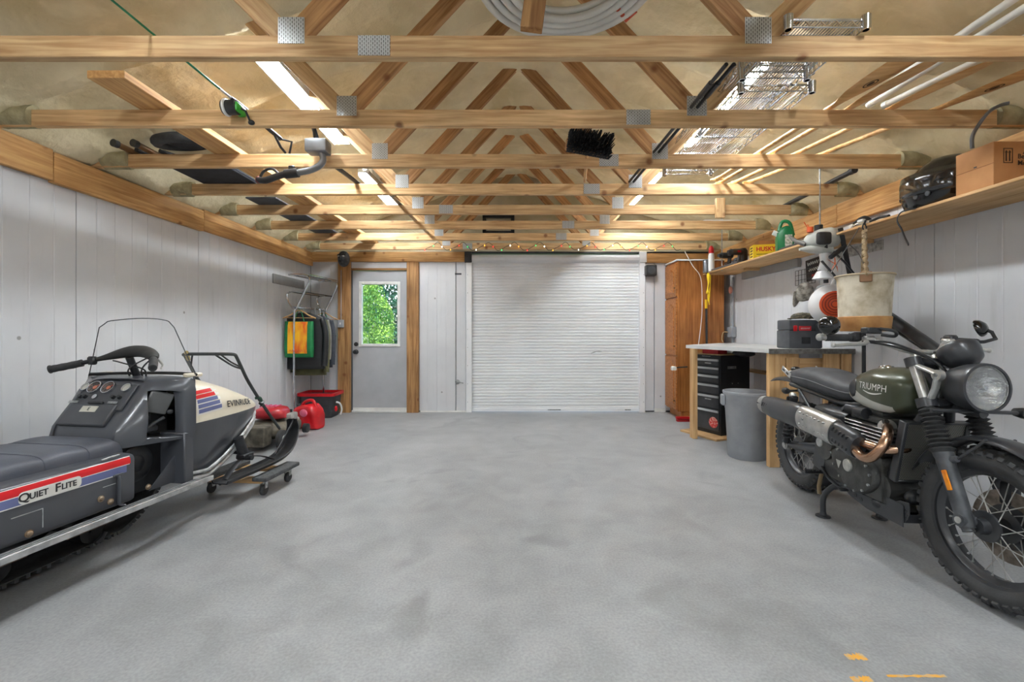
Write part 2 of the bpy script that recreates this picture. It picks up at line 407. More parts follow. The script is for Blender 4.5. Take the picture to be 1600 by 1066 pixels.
n0 = len(vv); vv += [(x, y, z+.4) for x, y, z in ((x0, y0, 2.4), (x1, y0, 2.4), (x1, y1, 2.4), (x0, y1, 2.4))]
m.add(vv, [(j*(nx+1)+i, j*(nx+1)+i+1, (j+1)*(nx+1)+i+1, (j+1)*(nx+1)+i) for j in range(ny) for i in range(nx)])
cl = m.build('ceiling', FOAM, None, 180); tag(cl, 'tan spray foam insulation under the pitched roof', 'ceiling', kind='structure')
# solid roof deck over the foam
m = MB(); pr = [(x0-.1, 2.2), (x0-.1, 2.52), (XC, 3.66), (x1+.1, 2.52), (x1+.1, 2.2), (x1+.06, 2.2), (x1+.06, 2.48), (XC, 3.6), (x0-.06, 2.48), (x0-.06, 2.2)]
m.loft([[(x, y, z) for x, z in pr] for y in (YF-.15, YB+.2)]).build('roof_deck', W_WEB, cl, 0)
wf = tag(MB().bx(XL-.16, XRW+.16, YF-.15, YF, 0, 3.6).build('wall_front', PANEL, None, 0), 'white garage wall behind the viewer', 'wall', kind='structure')
# ---- back wall
BX = lambda px: (px-801)/108.76
BZ = lambda py: 1.15-(py-519)/108.76
wb = MB()
dx0, dx1, dz = BX(549), BX(638), BZ(421); rx0, rx1, rz = BX(737), BX(1000), 2.28
wb.bx(XL-.16, dx0, YB+.036, YB+.14, 0, 3.6).bx(dx0, dx1, YB+.036, YB+.14, dz, 3.6).bx(dx1, rx0, YB+.036, YB+.14, 0, 3.6).bx(rx0, rx1, YB+.036, YB+.14, rz, 3.6).bx(rx1, XRW+.16, YB+.036, YB+.14, 0, 3.6)
wb = tag(wb.build('wall_back', DARKGAP, None, 0), 'back white steel panel wall with grey door and roller door', 'wall', kind='structure')
for a, b, z in ((XL, BX(531), 2.16), (BX(654), BX(712), 2.16), (BX(712.5), BX(728), 2.16), (BX(1008), BX(1022), 2.16), (BX(1022.5), XRW, 2.16)):
    ribbed((b, YB), (a, YB), 0.02, z, (0, -1), wb)
ribbed((BX(638), YB-.01), (BX(549), YB-.01), BZ(419), BZ(410), (0, -1), wb, .8)
# foam on the gable
m = MB(); vv = []; na, nb = 90, 26
for j in range(nb+1):
    for i in range(na+1):
        x = lerp(XL, XRW, i/na); top = roof(x, YB)+.06; z = lerp(2.3, max(top, 2.31), j/nb)
        vv.append((x, YB-.03+.03*mnoise.noise((x*2.5, z*2.5, 9))+.012*mnoise.noise((x*9, z*9, 4)), z))
m.add(vv, [(j*(na+1)+i, j*(na+1)+i+1, (j+1)*(na+1)+i+1, (j+1)*(na+1)+i) for j in range(nb) for i in range(na)])
GABLE = mat('gable_foam', (198, 188, 162), .85, 0, (172, 160, 126), 2, bump=.4, bs=16)
m.build('gable_foam', GABLE, wb, 180)
m = MB().bx(BX(1022), BX(1040), YB-.012, YB, 0, .055, .004).bx(BX(657), BX(728), YB-.008, YB, 0, .02).build('baseboard_back', WHITEP, None, 0); tag(m, 'white base strip along the back wall', 'baseboard', kind='structure')
# ---- wall plates and headers
t1 = tag(bpy.data.objects.new('trim_1', None), 'fir plate boards along the top of the left wall', 'trim', kind='structure'); COL.objects.link(t1)
e = [YF, -1.2, .6, 2.77, 4.12, YB-.02]
for k, (a, b) in enumerate(zip(e, e[1:])):
    dzp = .012*(k % 2); board('plate_board', (XL+.022, a+.002, 2.19-dzp), (XL+.022, b-.002, 2.19-dzp), .19, .042, W_PLATE, t1)
t2 = tag(bpy.data.objects.new('trim_2', None), 'fir plate boards along the top of the right wall', 'trim', kind='structure'); COL.objects.link(t2)
e = [YF, -1.2, .9, 3.95, YB-.02]
for a, b in zip(e, e[1:]): board('plate_board', (XRW-.022, a+.002, 2.19), (XRW-.022, b-.002, 2.19), .19, .042, W_PLATE, t2)
t3 = tag(bpy.data.objects.new('trim_3', None), 'fir header boards across the back wall', 'trim', kind='structure'); COL.objects.link(t3)
board('header_board', (BX(490), YB-.02, BZ(402)), (BX(727), YB-.02, BZ(402)), .14, .04, W_PLATE, t3)
board('header_board', (BX(1008), YB-.02, BZ(404)), (XRW-.05, YB-.02, BZ(404)), .135, .04, W_PLATE, t3)
t4 = tag(bpy.data.objects.new('trim_4', None), 'rough fir posts either side of the grey door', 'trim', kind='structure'); COL.objects.link(t4)
board('door_post', (BX(539.5), YB-.03, 0), (BX(539.5), YB-.03, BZ(410)), .172, .06, W_POST, t4, up=(1, 0, 0))
board('door_post', (BX(646), YB-.03, 0), (BX(646), YB-.03, BZ(410)), .168, .06, W_POST, t4, up=(1, 0, 0))
board('head_jamb', (BX(549), YB-.005, BZ(421)), (BX(638), YB-.005, BZ(421)), .03, .02, W_POST, t4)

# ---- grey man door with a half light
DOORG = mat('door_grey', (178, 180, 184), .5, 0, (170, 172, 176), 5)
d1 = tag(bpy.data.objects.new('door_1', None), 'grey steel door with a glazed upper half', 'door', kind='structure'); COL.objects.link(d1)
a, b, yd = BX(550.5), BX(636.5), YB+.02; wx0, wx1, wz0, wz1 = BX(560), BX(625), BZ(542), BZ(440)
m = MB(); m.bx(a, wx0, yd, yd+.045, .03, BZ(423)).bx(wx1, b, yd, yd+.045, .03, BZ(423)).bx(wx0, wx1, yd, yd+.045, .03, wz0).bx(wx0, wx1, yd, yd+.045, wz1, BZ(423))
m.build('door_slab', DOORG, d1, 0)
m = MB(); q = .042
for s in ((wx0, wx0+q, wz0, wz1), (wx1-q, wx1, wz0, wz1), (wx0+q, wx1-q, wz0, wz0+q), (wx0+q, wx1-q, wz1-q, wz1)): m.bx(s[0], s[1], yd-.012, yd+.057, s[2], s[3], .006)
m.build('window_frame', WHITEP, d1, 0)
GLASS = mat('clear_glass', (255, 255, 255), .0, 0, (250, 252, 252), 1, trans=1)
MB().bx(wx0+q, wx1-q, yd+.018, yd+.024, wz0+q, wz1-q).build('pane', GLASS, d1, 0)
for py, r in ((538, .03), (550, .034)):
    z = BZ(py); x = BX(556)
    MB().lathe([(.0, 0), (r, 0), (r, .012), (r*.5, .018), (r*.5, .035), (r*.85, .045), (r*.9, .06), (r*.6, .07), (0, .071)] if py > 540 else [(0, 0), (r, 0), (r, .014), (r*.6, .02), (0, .021)], 18, TR(x, yd, z) @ XR(PI/2)).build('knob' if py > 540 else 'deadbolt', BLACKM, d1)
MB().bx(a, b, YB-.03, YB+.1, 0, .03, .004).build('threshold', WHITEP, d1, 0)
MB().bx(a+.005, b-.005, yd-.008, yd, .032, .06).build('door_sweep', WHITEP, d1, 0)

# ---- white roller door
ROLL = mat('roller_white', (232, 233, 235), .4, 0, (224, 225, 228), 3)
d2 = tag(bpy.data.objects.new('door_2', None), 'white ribbed steel roller door, closed', 'door', kind='structure'); COL.objects.link(d2)
m = MB(); prof = []; zt = 2.14; pit = .0433; k = int((zt-.05)/pit)
for i in range(k):
    z = .05+i*pit; prof += [(0, z), (.012, z+pit*.14), (.0135, z+pit*.5), (.012, z+pit*.7), (0, z+pit*.86)]
prof.append((0, .05+k*pit)); ztop = .05+k*pit
prof += [(-.005, ztop+.02), (.02, ztop+.03), (.05, ztop+.05), (.06, ztop+.09), (.045, ztop+.125), (.0, ztop+.14)]
yd = YB+.02
m.loft([[(x, yd-a, z) for a, z in prof] for x in (rx0, rx1)], closed=False)
m.build('curtain', ROLL, d2, 35)
MB().bx(rx0, rx1, yd-.022, yd+.01, .008, .055, .004).build('bottom_bar', ROLL, d2, 0)
for i, (p, q) in enumerate(((BX(728.5), BX(737.5)), (BX(998), BX(1007)))):
    g = MB().bx(p, q, YB-.035, YB+.05, 0, BZ(409), .004).build('guide_rail', ROLL, d2, 0)
    m = MB()
    for zz in range(8): m.cyl(((p+q)/2+(.018 if i else -.018), YB-.038, .15+zz*.26), ((p+q)/2+(.018 if i else -.018), YB-.034, .15+zz*.26), .006, n=6)
    m.build('screw', STEEL, g, 0)
    MB().bx(p+(.0 if i else -.02), q+(.02 if i else 0), YB-.05, YB, BZ(411), BZ(394), .006).build('head_bracket', DGREY if not i else ROLL, d2, 0)
MB().bx(rx0, rx1, YB-.02, YB+.1, 2.275, 2.30).build('hood', DGREY, d2, 0)
m = MB().tube([P(924, 552, YB), P(932, 549, YB-.03), P(940, 549, YB-.03)], .006, 6); m.build('lift_handle', STEEL, d2)
for px, wd in ((866, .19), (981, .085)):
    MB().bx(BX(px)-wd/2, BX(px)+wd/2, yd-.025, yd-.022, .025, .042).build('label_plate', STEEL, d2, 0)
tag(MB().bx(BX(711), BX(721), YB-.01, YB, BZ(429.5), BZ(427), .002).build('steel_bar', DGREY, None, 0), 'short dark metal bar on the white wall left of the roller door', 'bar')
lt = thing('door_latch', 'small steel latch on the wall panel left of the roller door', 'latch', (BX(715), YB, BZ(597)))
MB().lathe([(0, 0), (.035, 0), (.035, .006), (.018, .012), (.018, .03), (0, .03)], 14, XR(PI/2)).build('rose', STEEL, lt)
MB().tube([(0, -.03, 0), (.05, -.035, -.005), (.085, -.03, -.015)], .007, 6).build('lever', STEEL, lt)

# ---- roof trusses
def plate_mat():
    mt = bpy.data.materials.new('nail_plate'); mt.use_nodes = True; t = mt.node_tree; N = t.nodes; L = t.links; b = N['Principled BSDF']
    tc = N.new('ShaderNodeTexCoord'); mp = N.new('ShaderNodeMapping'); mp.inputs['Rotation'].default_value = (PI/2, 0, PI/2); mp.inputs['Scale'].default_value = (1, 1, 1)
    L.new(tc.outputs['Object'], mp.inputs[0])
    br = N.new('ShaderNodeTexBrick'); br.inputs['Scale'].default_value = 1; br.inputs['Brick Width'].default_value = .0165; br.inputs['Row Height'].default_value = .0088; br.inputs['Mortar Size'].default_value = .0030; br.inputs['Mortar Smooth'].default_value = .2
    br.inputs['Color1'].default_value = lin((84, 84, 82))+(1,); br.inputs['Color2'].default_value = lin((126, 126, 124))+(1,); br.inputs['Mortar'].default_value = lin((196, 198, 198))+(1,)
    L.new(mp.outputs[0], br.inputs['Vector']); L.new(br.outputs['Color'], b.inputs['Base Color']); b.inputs['Metallic'].default_value = .55; b.inputs['Roughness'].default_value = .42
    return mt
NAILP = plate_mat(); HEEL = mat('heel_foam', (178, 168, 134), .9, 0, (140, 132, 100), 10, bump=.6, bs=30)
pl_a = MB().bx(-.054, .054, -.0015, .0015, -.054, .054).build('gusset_plate', NAILP, None, 0); pl_b = MB().bx(-.066, .066, -.0015, .0015, -.041, .041).build('splice_plate', NAILP, None, 0)
proto_a, proto_b = pl_a.data, pl_b.data; bpy.data.objects.remove(pl_a); bpy.data.objects.remove(pl_b)
def put(name, me, parent, loc):
    o = bpy.data.objects.new(name, me); COL.objects.link(o); o.parent = parent; o.location = loc; return o
TL = ['timber roof truss directly overhead, in front of all the others', 'nearest timber roof truss in view, right below the white pipe coil', 'second timber roof truss in view, fishing reel on its left end',
      'third timber roof truss in view, brush head hanging before it', 'fourth timber roof truss in view, behind the grey bent rack arm', 'fifth timber roof truss in view, between the fourth and sixth',
      'sixth timber roof truss in view, third before the back wall', 'seventh timber roof truss in view, just before the string lights', 'last timber roof truss, wrapped with string lights above the roller door']
SPL = [None, -.57, .69, .66, .65, -.64, .61, .60, -.62]
for i, y in enumerate(TY):
    t = thing('roof_truss', TL[i], 'roof truss', (XC, y, ZP), 0, 'roof trusses')
    board('bottom_chord', (XL-.02-XC, .019, .0445), (XRW+.02-XC, .019, .0445), .089, .038, W_TRUSS, t)
    for s in (-1, 1):
        board('web', (s*.965, .019, .075), (s*.02, .019, 1.09), .089, .036, W_WEB, t, up=(s, 0, .9))
        board('web', (s*.975, .019, .075), (s*1.56, .019, .66), .089, .036, W_TRUSS, t, up=(-s, 0, .9))
        put('gusset_plate', proto_a, t, (s*.96, -.001, .108))
        hb_m = MB(); c0 = ((XL+.17) if s < 0 else (XRW-.17))-XC
        hb_m.loft([[V((c0+q*.085*(1+.1*math.sin(i+5*k)), .019+.045*math.cos(a)*(1+.15*math.sin(k*2+i)), .055+.062*math.sin(a)*(1+.12*math.cos(3*a+i)))) for a in [2*PI*j/14 for j in range(14)]] for k, q in enumerate((-1, -.75, -.4, 0, .4, .75, 1))])
        hb_m.build('heel_foam', HEEL, t, 60)
    if SPL[i] is not None: put('splice_plate', proto_b, t, (SPL[i]-XC, -.001, .046))
# ---- strip lights
LIT = bpy.data.materials.new('lamp_diffuser'); LIT.use_nodes = True
b = LIT.node_tree.nodes['Principled BSDF']; b.inputs['Base Color'].default_value = (.9, .9, .9, 1); b.inputs['Emission Color'].default_value = (.89, .955, 1, 1); b.inputs['Emission Strength'].default_value = LAMP_STRENGTH
def strip(x, y0, y1, label):
    t = thing('strip_light', label, 'ceiling light', (x, (y0+y1)/2, 2.79), 0, 'strip lights under the roof'); h = (y1-y0)/2; s = 1 if x > 0 else -1
    MB().bx(-.075, .075, -h-.012, h+.012, .012, .06, .004).bx(-.075, -.067, -h-.012, h+.012, -.022, .02).bx(.067, .075, -h-.012, h+.012, -.022, .02).build('housing', WHITEP, t, 0)
    MB().box((0, 0, -.004), (.13, 2*h, .03), None, .006, 1).build('diffuser', LIT, t)
    for e in (-1, 1): MB().cyl((0, e*h*.7, .05), (0, e*h*.7, roof(x, (y0+y1)/2+e*h*.7)-2.79+.02), .008, n=6).build('hanger', STEEL, t)
strip(-1.47, 2.66, 3.84, 'left strip light nearest the viewer, above the grey bent rack arm')
strip(-1.53, 4.62, 5.75, 'left strip light farther back, towards the grey door')
strip(1.50, 2.72, 3.90, 'right strip light glowing through the chrome wire shelves')
strip(1.48, 4.62, 5.75, 'right strip light farther back, towards the oak cabinet')
for s, nm in ((-1, 'left'), (1, 'right')):
    strip(s*1.48, -.15, 1.05, nm+' strip light just above the viewer, out of frame')
    strip(s*1.48, -2.6, -1.4, nm+' strip light behind the viewer')
# ---- garden outside the door glass
GRASS = mat('grass_ground', (92, 120, 60), .9, 0, (70, 92, 44), 3)
tag(MB().bx(-30, 30, YB+.3, 60, -.3, -.02).build('ground', GRASS, None, 0), 'grass outside the door', 'ground', kind='structure')
def foliage(name, label, c, rad, n, size, c1, c2, seed, cone=False):
    random.seed(seed); t = thing(name, label, 'tree', (c[0], c[1], -.02)); m = MB(); vv = []; ff = []
    for i in range(n):
        while True:
            p = V((random.uniform(-1, 1), random.uniform(-1, 1), random.uniform(-1, 1)))
            if .3 < p.length < 1: break
        p = p.normalized()*(p.length**.35)*(1+.18*mnoise.noise(p*3.0))
        if cone: k = (1-p.z)/2; p = V((p.x*k, p.y*k, p.z))
        p = V((p.x*rad[0], p.y*rad[1], p.z*rad[2]))+V((0, 0, c[2]))
        a = V((random.gauss(0, 1), random.gauss(0, 1), random.gauss(0, .6))).normalized(); b_ = a.orthogonal().normalized(); b_ = MX.Rotation(random.uniform(0, 6.28), 3, a) @ b_; q = a.cross(b_)
        s = size*random.uniform(.6, 1.3); k = len(vv); vv += [p, p+b_*s*.5+q*s*.35, p+b_*s*1.2, p+b_*s*.5-q*s*.35]; ff.append((k, k+1, k+2, k+3))
    m.add(vv, ff); lf = m.build('foliage', mat(name+'_leaf', c1, .6, 0, c2, 3, lo=.4, hi=.62), t, 0); tag(lf, kind='stuff')
    MB().tube([(0, 0, 0), (.05, 0, c[2]*.5), (0, .03, c[2])], [.12, .09, .04], 8).build('trunk', W_POST, t)
foliage('leafy_tree', 'bright green leafy tree filling the door glass', (-3.95, 10.2, 1.25), (1.2, .9, 1.6), 26000, .045, (156, 200, 84), (60, 124, 40), 1)
foliage('dark_tree', 'darker blue-green tree at the upper right of the door glass', (-3.4, 15, 3.2), (2.2, 1.6, 3.2), 36000, .10, (70, 132, 100), (30, 78, 58), 2)
foliage('tall_tree', 'dark green tree on the left beyond the door glass', (-8.4, 15, 3.0), (2.4, 1.6, 3.2), 8000, .16, (74, 128, 60), (40, 84, 40), 5)
# ================================================================ motorcycle (local: x forward, y its left, z up)
def band(name, lo, hi, mt, parent, target, n, off=.0012, rows=4, n2=None):
    """printed band between two polylines, laid on the target mesh by casting along -n"""
    m = MB(); k = len(lo); vv = []
    for j in range(rows+1):
        for i in range(k): vv.append(V(lo[i]).lerp(V(hi[i]), j/rows))
    m.add(vv, [(j*k+i, j*k+i+1, (j+1)*k+i+1, (j+1)*k+i) for j in range(rows) for i in range(k-1)])
    me = bpy.data.meshes.new(name); m.bm.to_mesh(me); m.bm.free(); me.materials.append(mt)
    if target: drape(me, target, n, off)
    me.polygons.foreach_set('use_smooth', [True]*len(me.polygons))
    o = bpy.data.objects.new(name, me); COL.objects.link(o); o.parent = parent; return o
def sring(x, hw, z0, z1, n=20, exu=2.6, cy=0, tilt=0, exl=None):
    """superellipse ring in the plane x=const"""
    out = []; zc, hz = (z0+z1)/2, (z1-z0)/2
    for i in range(n):
        a = 2*PI*i/n; c, s = math.cos(a), math.sin(a); ex = exl if (exl and s < 0) else exu
        yy = math.copysign(abs(c)**(2/ex), c)*hw; zz = math.copysign(abs(s)**(2/ex), s)*hz
        out.append(V((x+tilt*zz, cy+yy, zc+zz)))
    return out
BK = thing('motorcycle', 'green and black scrambler motorcycle on its centre stand beside the workbench', 'motorcycle', (2.14, 3.25, 0), math.atan2(-.9964, -.0848))
TANKG = mat('tank_green', (74, 79, 60), .33, .3, (62, 67, 50), 5, coat=.3)
TANKS = mat('tank_silver', (190, 190, 182), .4, .1, (176, 176, 168), 6)
SATIN = mat('satin_black', (56, 57, 60), .36, .1, (48, 49, 52), 9, coat=.15)
ENGB = mat('engine_black', (82, 82, 80), .5, .3, (60, 60, 59), 18, bump=.12)
ALLOY = mat('brushed_alloy', (206, 206, 202), .3, .7, (176, 176, 174), 30)
FORKG = mat('fork_grey', (98, 100, 104), .45, .4, (62, 64, 67), 12)
COPPER = mat('heat_copper', (206, 172, 146), .26, 1, (158, 120, 96), 7, lo=.3, hi=.75)
SEATB = mat('seat_leather', (72, 73, 77), .5, 0, (62, 63, 66), 20, bump=.2, bs=300)
PRINTW = mat('print_white', (226, 226, 220), .5)
TYRE = mat('tyre_rubber', (66, 66, 67), .75, 0, (54, 54, 55), 12, bump=.1)
def wheel(x, z, rad, rim, tw, label, y=0, side=-1):
    """rim (part) with tyre, hub, spokes, disc as sub-parts; axis along y"""
    M_ = TR(x, y, z) @ XR(-PI/2)
    h = tw*.36
    prof = [(rim-.004, -h), (rim+.012, -h-.004), (rim+.012, -h+.006), (rim-.006, -h+.012), (rim-.014, -.02), (rim-.026, -.012), (rim-.026, .012), (rim-.014, .02), (rim-.006, h-.012), (rim+.012, h-.006), (rim+.012, h+.004), (rim-.004, h)]
    wh = MB().lathe(prof, 56, M_, wrap=True).build(label, SATIN, BK)
    tp = []
    for i in range(15):
        a = PI*(-.62+1.24*i/14); tp.append((rad-.012-(rad-rim)*.5+math.cos(a)*((rad-rim)*.5), math.sin(a)*tw*.5))
    tp = [(rim+.004, -h)]+tp+[(rim+.004, h)]
    m = MB().lathe(tp, 64, M_, wrap=True)
    nb = 46
    for i in range(nb):
        for row, (ang, wd) in enumerate(((-58, .03), (-24, .032), (12, .03), (40, .03), (64, .03))):
            if (i+row) % 2 and row in (1, 2): continue
            q = R(ang); rr = rad-.012-(rad-rim)*.5+math.cos(q)*(rad-rim)*.5; yy = math.sin(q)*tw*.5
            a = 2*PI*(i+(row % 2)*.5)/nb
            mm = M_ @ ZR(a) @ TR(rr, 0, yy) @ YR(-q)
            s = (.010, .026, wd*.75); b = [mm @ V((dx*s[0]/2+.004, dy*s[1]/2*(.8 if dx > 0 else 1), dz_*s[2]/2*(.8 if dx > 0 else 1))) for dx in (-1, 1) for dy in (-1, 1) for dz_ in (-1, 1)]
            m.add(b, [(0, 1, 3, 2), (4, 6, 7, 5), (0, 4, 5, 1), (2, 3, 7, 6), (0, 2, 6, 4), (1, 5, 7, 3)])
    m.build('tyre', TYRE, wh)
    MB().lathe([(.012, -.08), (.03, -.08), (.034, -.05), (.062, -.048), (.064, -.04), (.036, -.03), (.03, 0), (.036, .03), (.064, .04), (.064, .048), (.034, .05), (.03, .08), (.012, .08)], 28, M_).build('hub', SATIN, wh)
    for i in range(32):
        a = 2*PI*i/32; sd = 1 if i % 2 else -1; da = (.55 if (i//2) % 2 else -.55)
        p0 = M_ @ V((.06*math.cos(a+da), .06*math.sin(a+da), sd*.043)); p1 = M_ @ V(((rim-.022)*math.cos(a), (rim-.022)*math.sin(a), sd*.006)); p2 = p1.lerp(p0, .06)
        MB().cyl(p0, p1, .0021, n=6).cyl(p1, p2, .0045, n=6).build('spoke', ALLOY, wh)
    return wh, M_
# ---- rear wheel
rw, RM = wheel(0, .322, .322, .218, .145, 'rear_wheel')
MB().lathe([(.055, .085), (.115, .085), (.115, .09), (.055, .09)], 30, RM).build('brake_disc', STEEL, rw)
# ---- front end, steered slightly to its left
AX = V((.3825, 0, -.924)); steer = []
FT = lambda t, y=0, o=0: V((1.10, y, 1.0))+AX*t+V((.924, 0, .3825))*o
fw, FM = wheel(1.392, .335, .335, .232, .118, 'front_wheel'); steer.append(fw)
MB().lathe([(.09, .055), (.15, .055), (.15, .06), (.09, .06)], 40, FM).build('brake_disc', mat('disc_steel', (150, 140, 130), .4, .8, (110, 100, 90), 30), fw)
MB().lathe([(.03, .052), (.09, .052), (.092, .062), (.03, .064)], 30, FM).build('disc_carrier', SATIN, fw)
for s in (-1, 1):
    nm = 'fork_leg'
    y = s*.105
    f = MB().tube([FT(.0, y), FT(.2, y), FT(.3, y)], .0225, 18).build('fork_tube', ALLOY, BK); steer.append(f)
    g = []; k = 9
    for i in range(k*4+1):
        t = .235+.175*i/(k*4); g.append((.036+.008*math.cos(2*PI*i/4)+.004*(i/(k*4)-.5), t))
    fm = MX((V((.924, 0, .3825)), V((0, 1, 0)), AX)).transposed().to_4x4(); fm.translation = V((1.10, y, 1.0))
    gt = MB().lathe([(.026, .225), (.034, .228)]+g+[(.038, .425), (.03, .43)], 22, fm).build('fork_gaiter', RUBBER, BK); steer.append(gt)
    lo = MB().lathe([(.03, .41), (.037, .415), (.037, .44), (.0335, .45), (.031, .60), (.03, .70), (.026, .735)], 22, fm)
    lo.cyl(FT(.705, y-.03, .0), FT(.705, y+.03, .0), .026, n=16); lo.cyl(FT(.46, y, 0), FT(.46, y, .055), .014, n=10)
    lo.cyl(FT(.62, y, -.02), FT(.75, y, .0), .018, .022, n=10)
    lw = lo.build('fork_lower', FORKG, BK); steer.append(lw)
    mm = MB().cyl(FT(.705, y+s*.03), FT(.705, y+s*.034), .014, n=12).build('axle_nut', ALLOY, lw); steer.append(mm)
    for tt, rr in ((.0, .034), (.2, .04)):
        mm = MB().cyl(FT(tt-.02, y), FT(tt+.022, y), rr, n=18)
        mm.box(FT(tt, y*.5), (.06, .11, .036), MX((V((.924, 0, .3825)), V((0, 1, 0)), AX)).transposed().to_4x4().to_3x3(), .008)
        steer.append(mm.build('triple_clamp', SATIN, BK))
    bk = MB().tube([FT(.03, y*1.1, .03), FT(.075, y*1.15, .09), FT(.1, y*1.15, .115)], .018, 10, flat=.6).tube([FT(.1, y*1.15, .115), FT(.15, y*1.1, .075), FT(.185, y*1.05, .035)], .018, 10, flat=.6).cyl(FT(.1, y*1.15-.012, .115), FT(.1, y*1.15+.012, .115), .024, n=14).build('headlight_bracket', ALLOY, BK); steer.append(bk)
    bo = MB().cyl(FT(.1, y*1.15+s*.012, .115), FT(.1, y*1.15+s*.018, .115), .009, n=10).build('bolt', STEEL, bk); steer.append(bo)
steer.append(MB().cyl(FT(.705, -.1), FT(.705, .1), .011, n=12).build('axle', ALLOY, BK))
ORANGE = mat('amber_reflector', (240, 150, 20), .25, 0, (220, 120, 10), 30, coat=.6)
rf = MB().box(FT(.545, -.14, .012), (.022, .008, .085), MX((V((.924, 0, .3825)), V((0, 1, 0)), AX)).transposed(), .006, 2).build('reflector', ORANGE, BK); steer.append(rf)
# front mudguard
rings = []
for i in range(19):
    a = R(158-118*i/18); rr = .372; c = V((1.392, 0, .335)); rg = []
    for j in range(9):
        q = R(-74+148*j/8); wv = .068*(1-.35*max(0, (i-13)/5))
        rg.append(c+V((math.cos(a)*(rr-.028*(1-math.cos(q))), math.sin(q)*wv, math.sin(a)*(rr-.028*(1-math.cos(q))))))
    rings.append(rg)
fd = MB().loft(rings, False, False).build('front_mudguard', SATIN, BK, solid=.003); steer.append(fd)
steer.append(MB().tube([FT(.46, -.1, .05), (1.375, -.075, .66), (1.40, -.06, .70)], .006, 8).tube([FT(.46, .1, .05), (1.375, .075, .66), (1.40, .06, .70)], .006, 8).build('mudguard_stay', SATIN, BK))
# headlight
HC = V((1.33, 0, .908)); HM = TR(*HC) @ YR(PI/2-R(3))
hb = MB().lathe([(.0, -.15), (.05, -.145), (.085, -.115), (.102, -.06), (.106, -.01), (.108, .0), (.106, .012), (.096, .014), (.096, .0)], 40, HM, cap=False).build('headlight_bucket', SATIN, BK); steer.append(hb)
LENSR = mat('reflector_chrome', (240, 240, 240), .22, .85, (196, 197, 198), 20, stretch=(1, 1, 2.2), bump=.5, bs=26)
steer.append(MB().lathe([(.0, -.03), (.03, -.027), (.06, -.016), (.097, .006)], 32, HM, cap=False).build('headlight_reflector', LENSR, hb))
steer.append(MB().lathe([(0, -.03), (.010, -.03), (.011, -.01), (.008, -.005), (0, -.004)], 16, HM).build('bulb_shield', CHROME, hb))
steer.append(MB().lathe([(.0, .022), (.04, .019), (.075, .013), (.095, .005)], 32, HM, cap=False).build('headlight_lens', GLASS, hb))
steer.append(MB().tube([(1.21, 0, .80), (1.26, 0, .795), (1.33, 0, .795)], .02, 10).cyl((1.30, -.2, .80), (1.30, .2, .80), .008, n=8).build('headlight_mount', SATIN, BK))
for s in (-1, 1):
    if s > 0:
        steer.append(MB().lathe([(0, -.035), (.018, -.03), (.024, .0), (.022, .02), (0, .024)], 16, TR(1.30, s*.2, .80) @ YR(PI/2)).build('indicator', BLACKP, BK))
# gauge pod
GM = TR(1.185, .03, 1.055) @ YR(R(-38))
gp = MB().lathe([(0, -.075), (.04, -.07), (.068, -.045), (.079, -.005), (.08, .02), (.074, .028), (.07, .02), (0, .02)], 32, GM).build('gauge_pod', SATIN, BK); steer.append(gp)
steer.append(MB().lathe([(0, .021), (.068, .021), (.068, .0225), (0, .0225)], 28, GM).build('gauge_dial', mat('dial', (196, 196, 192), .3, .2), gp))
steer.append(MB().box(GM @ V((-.05, 0, .035)), (.05, .09, .012), None, .004).build('gauge_bracket', BLACKP, gp))
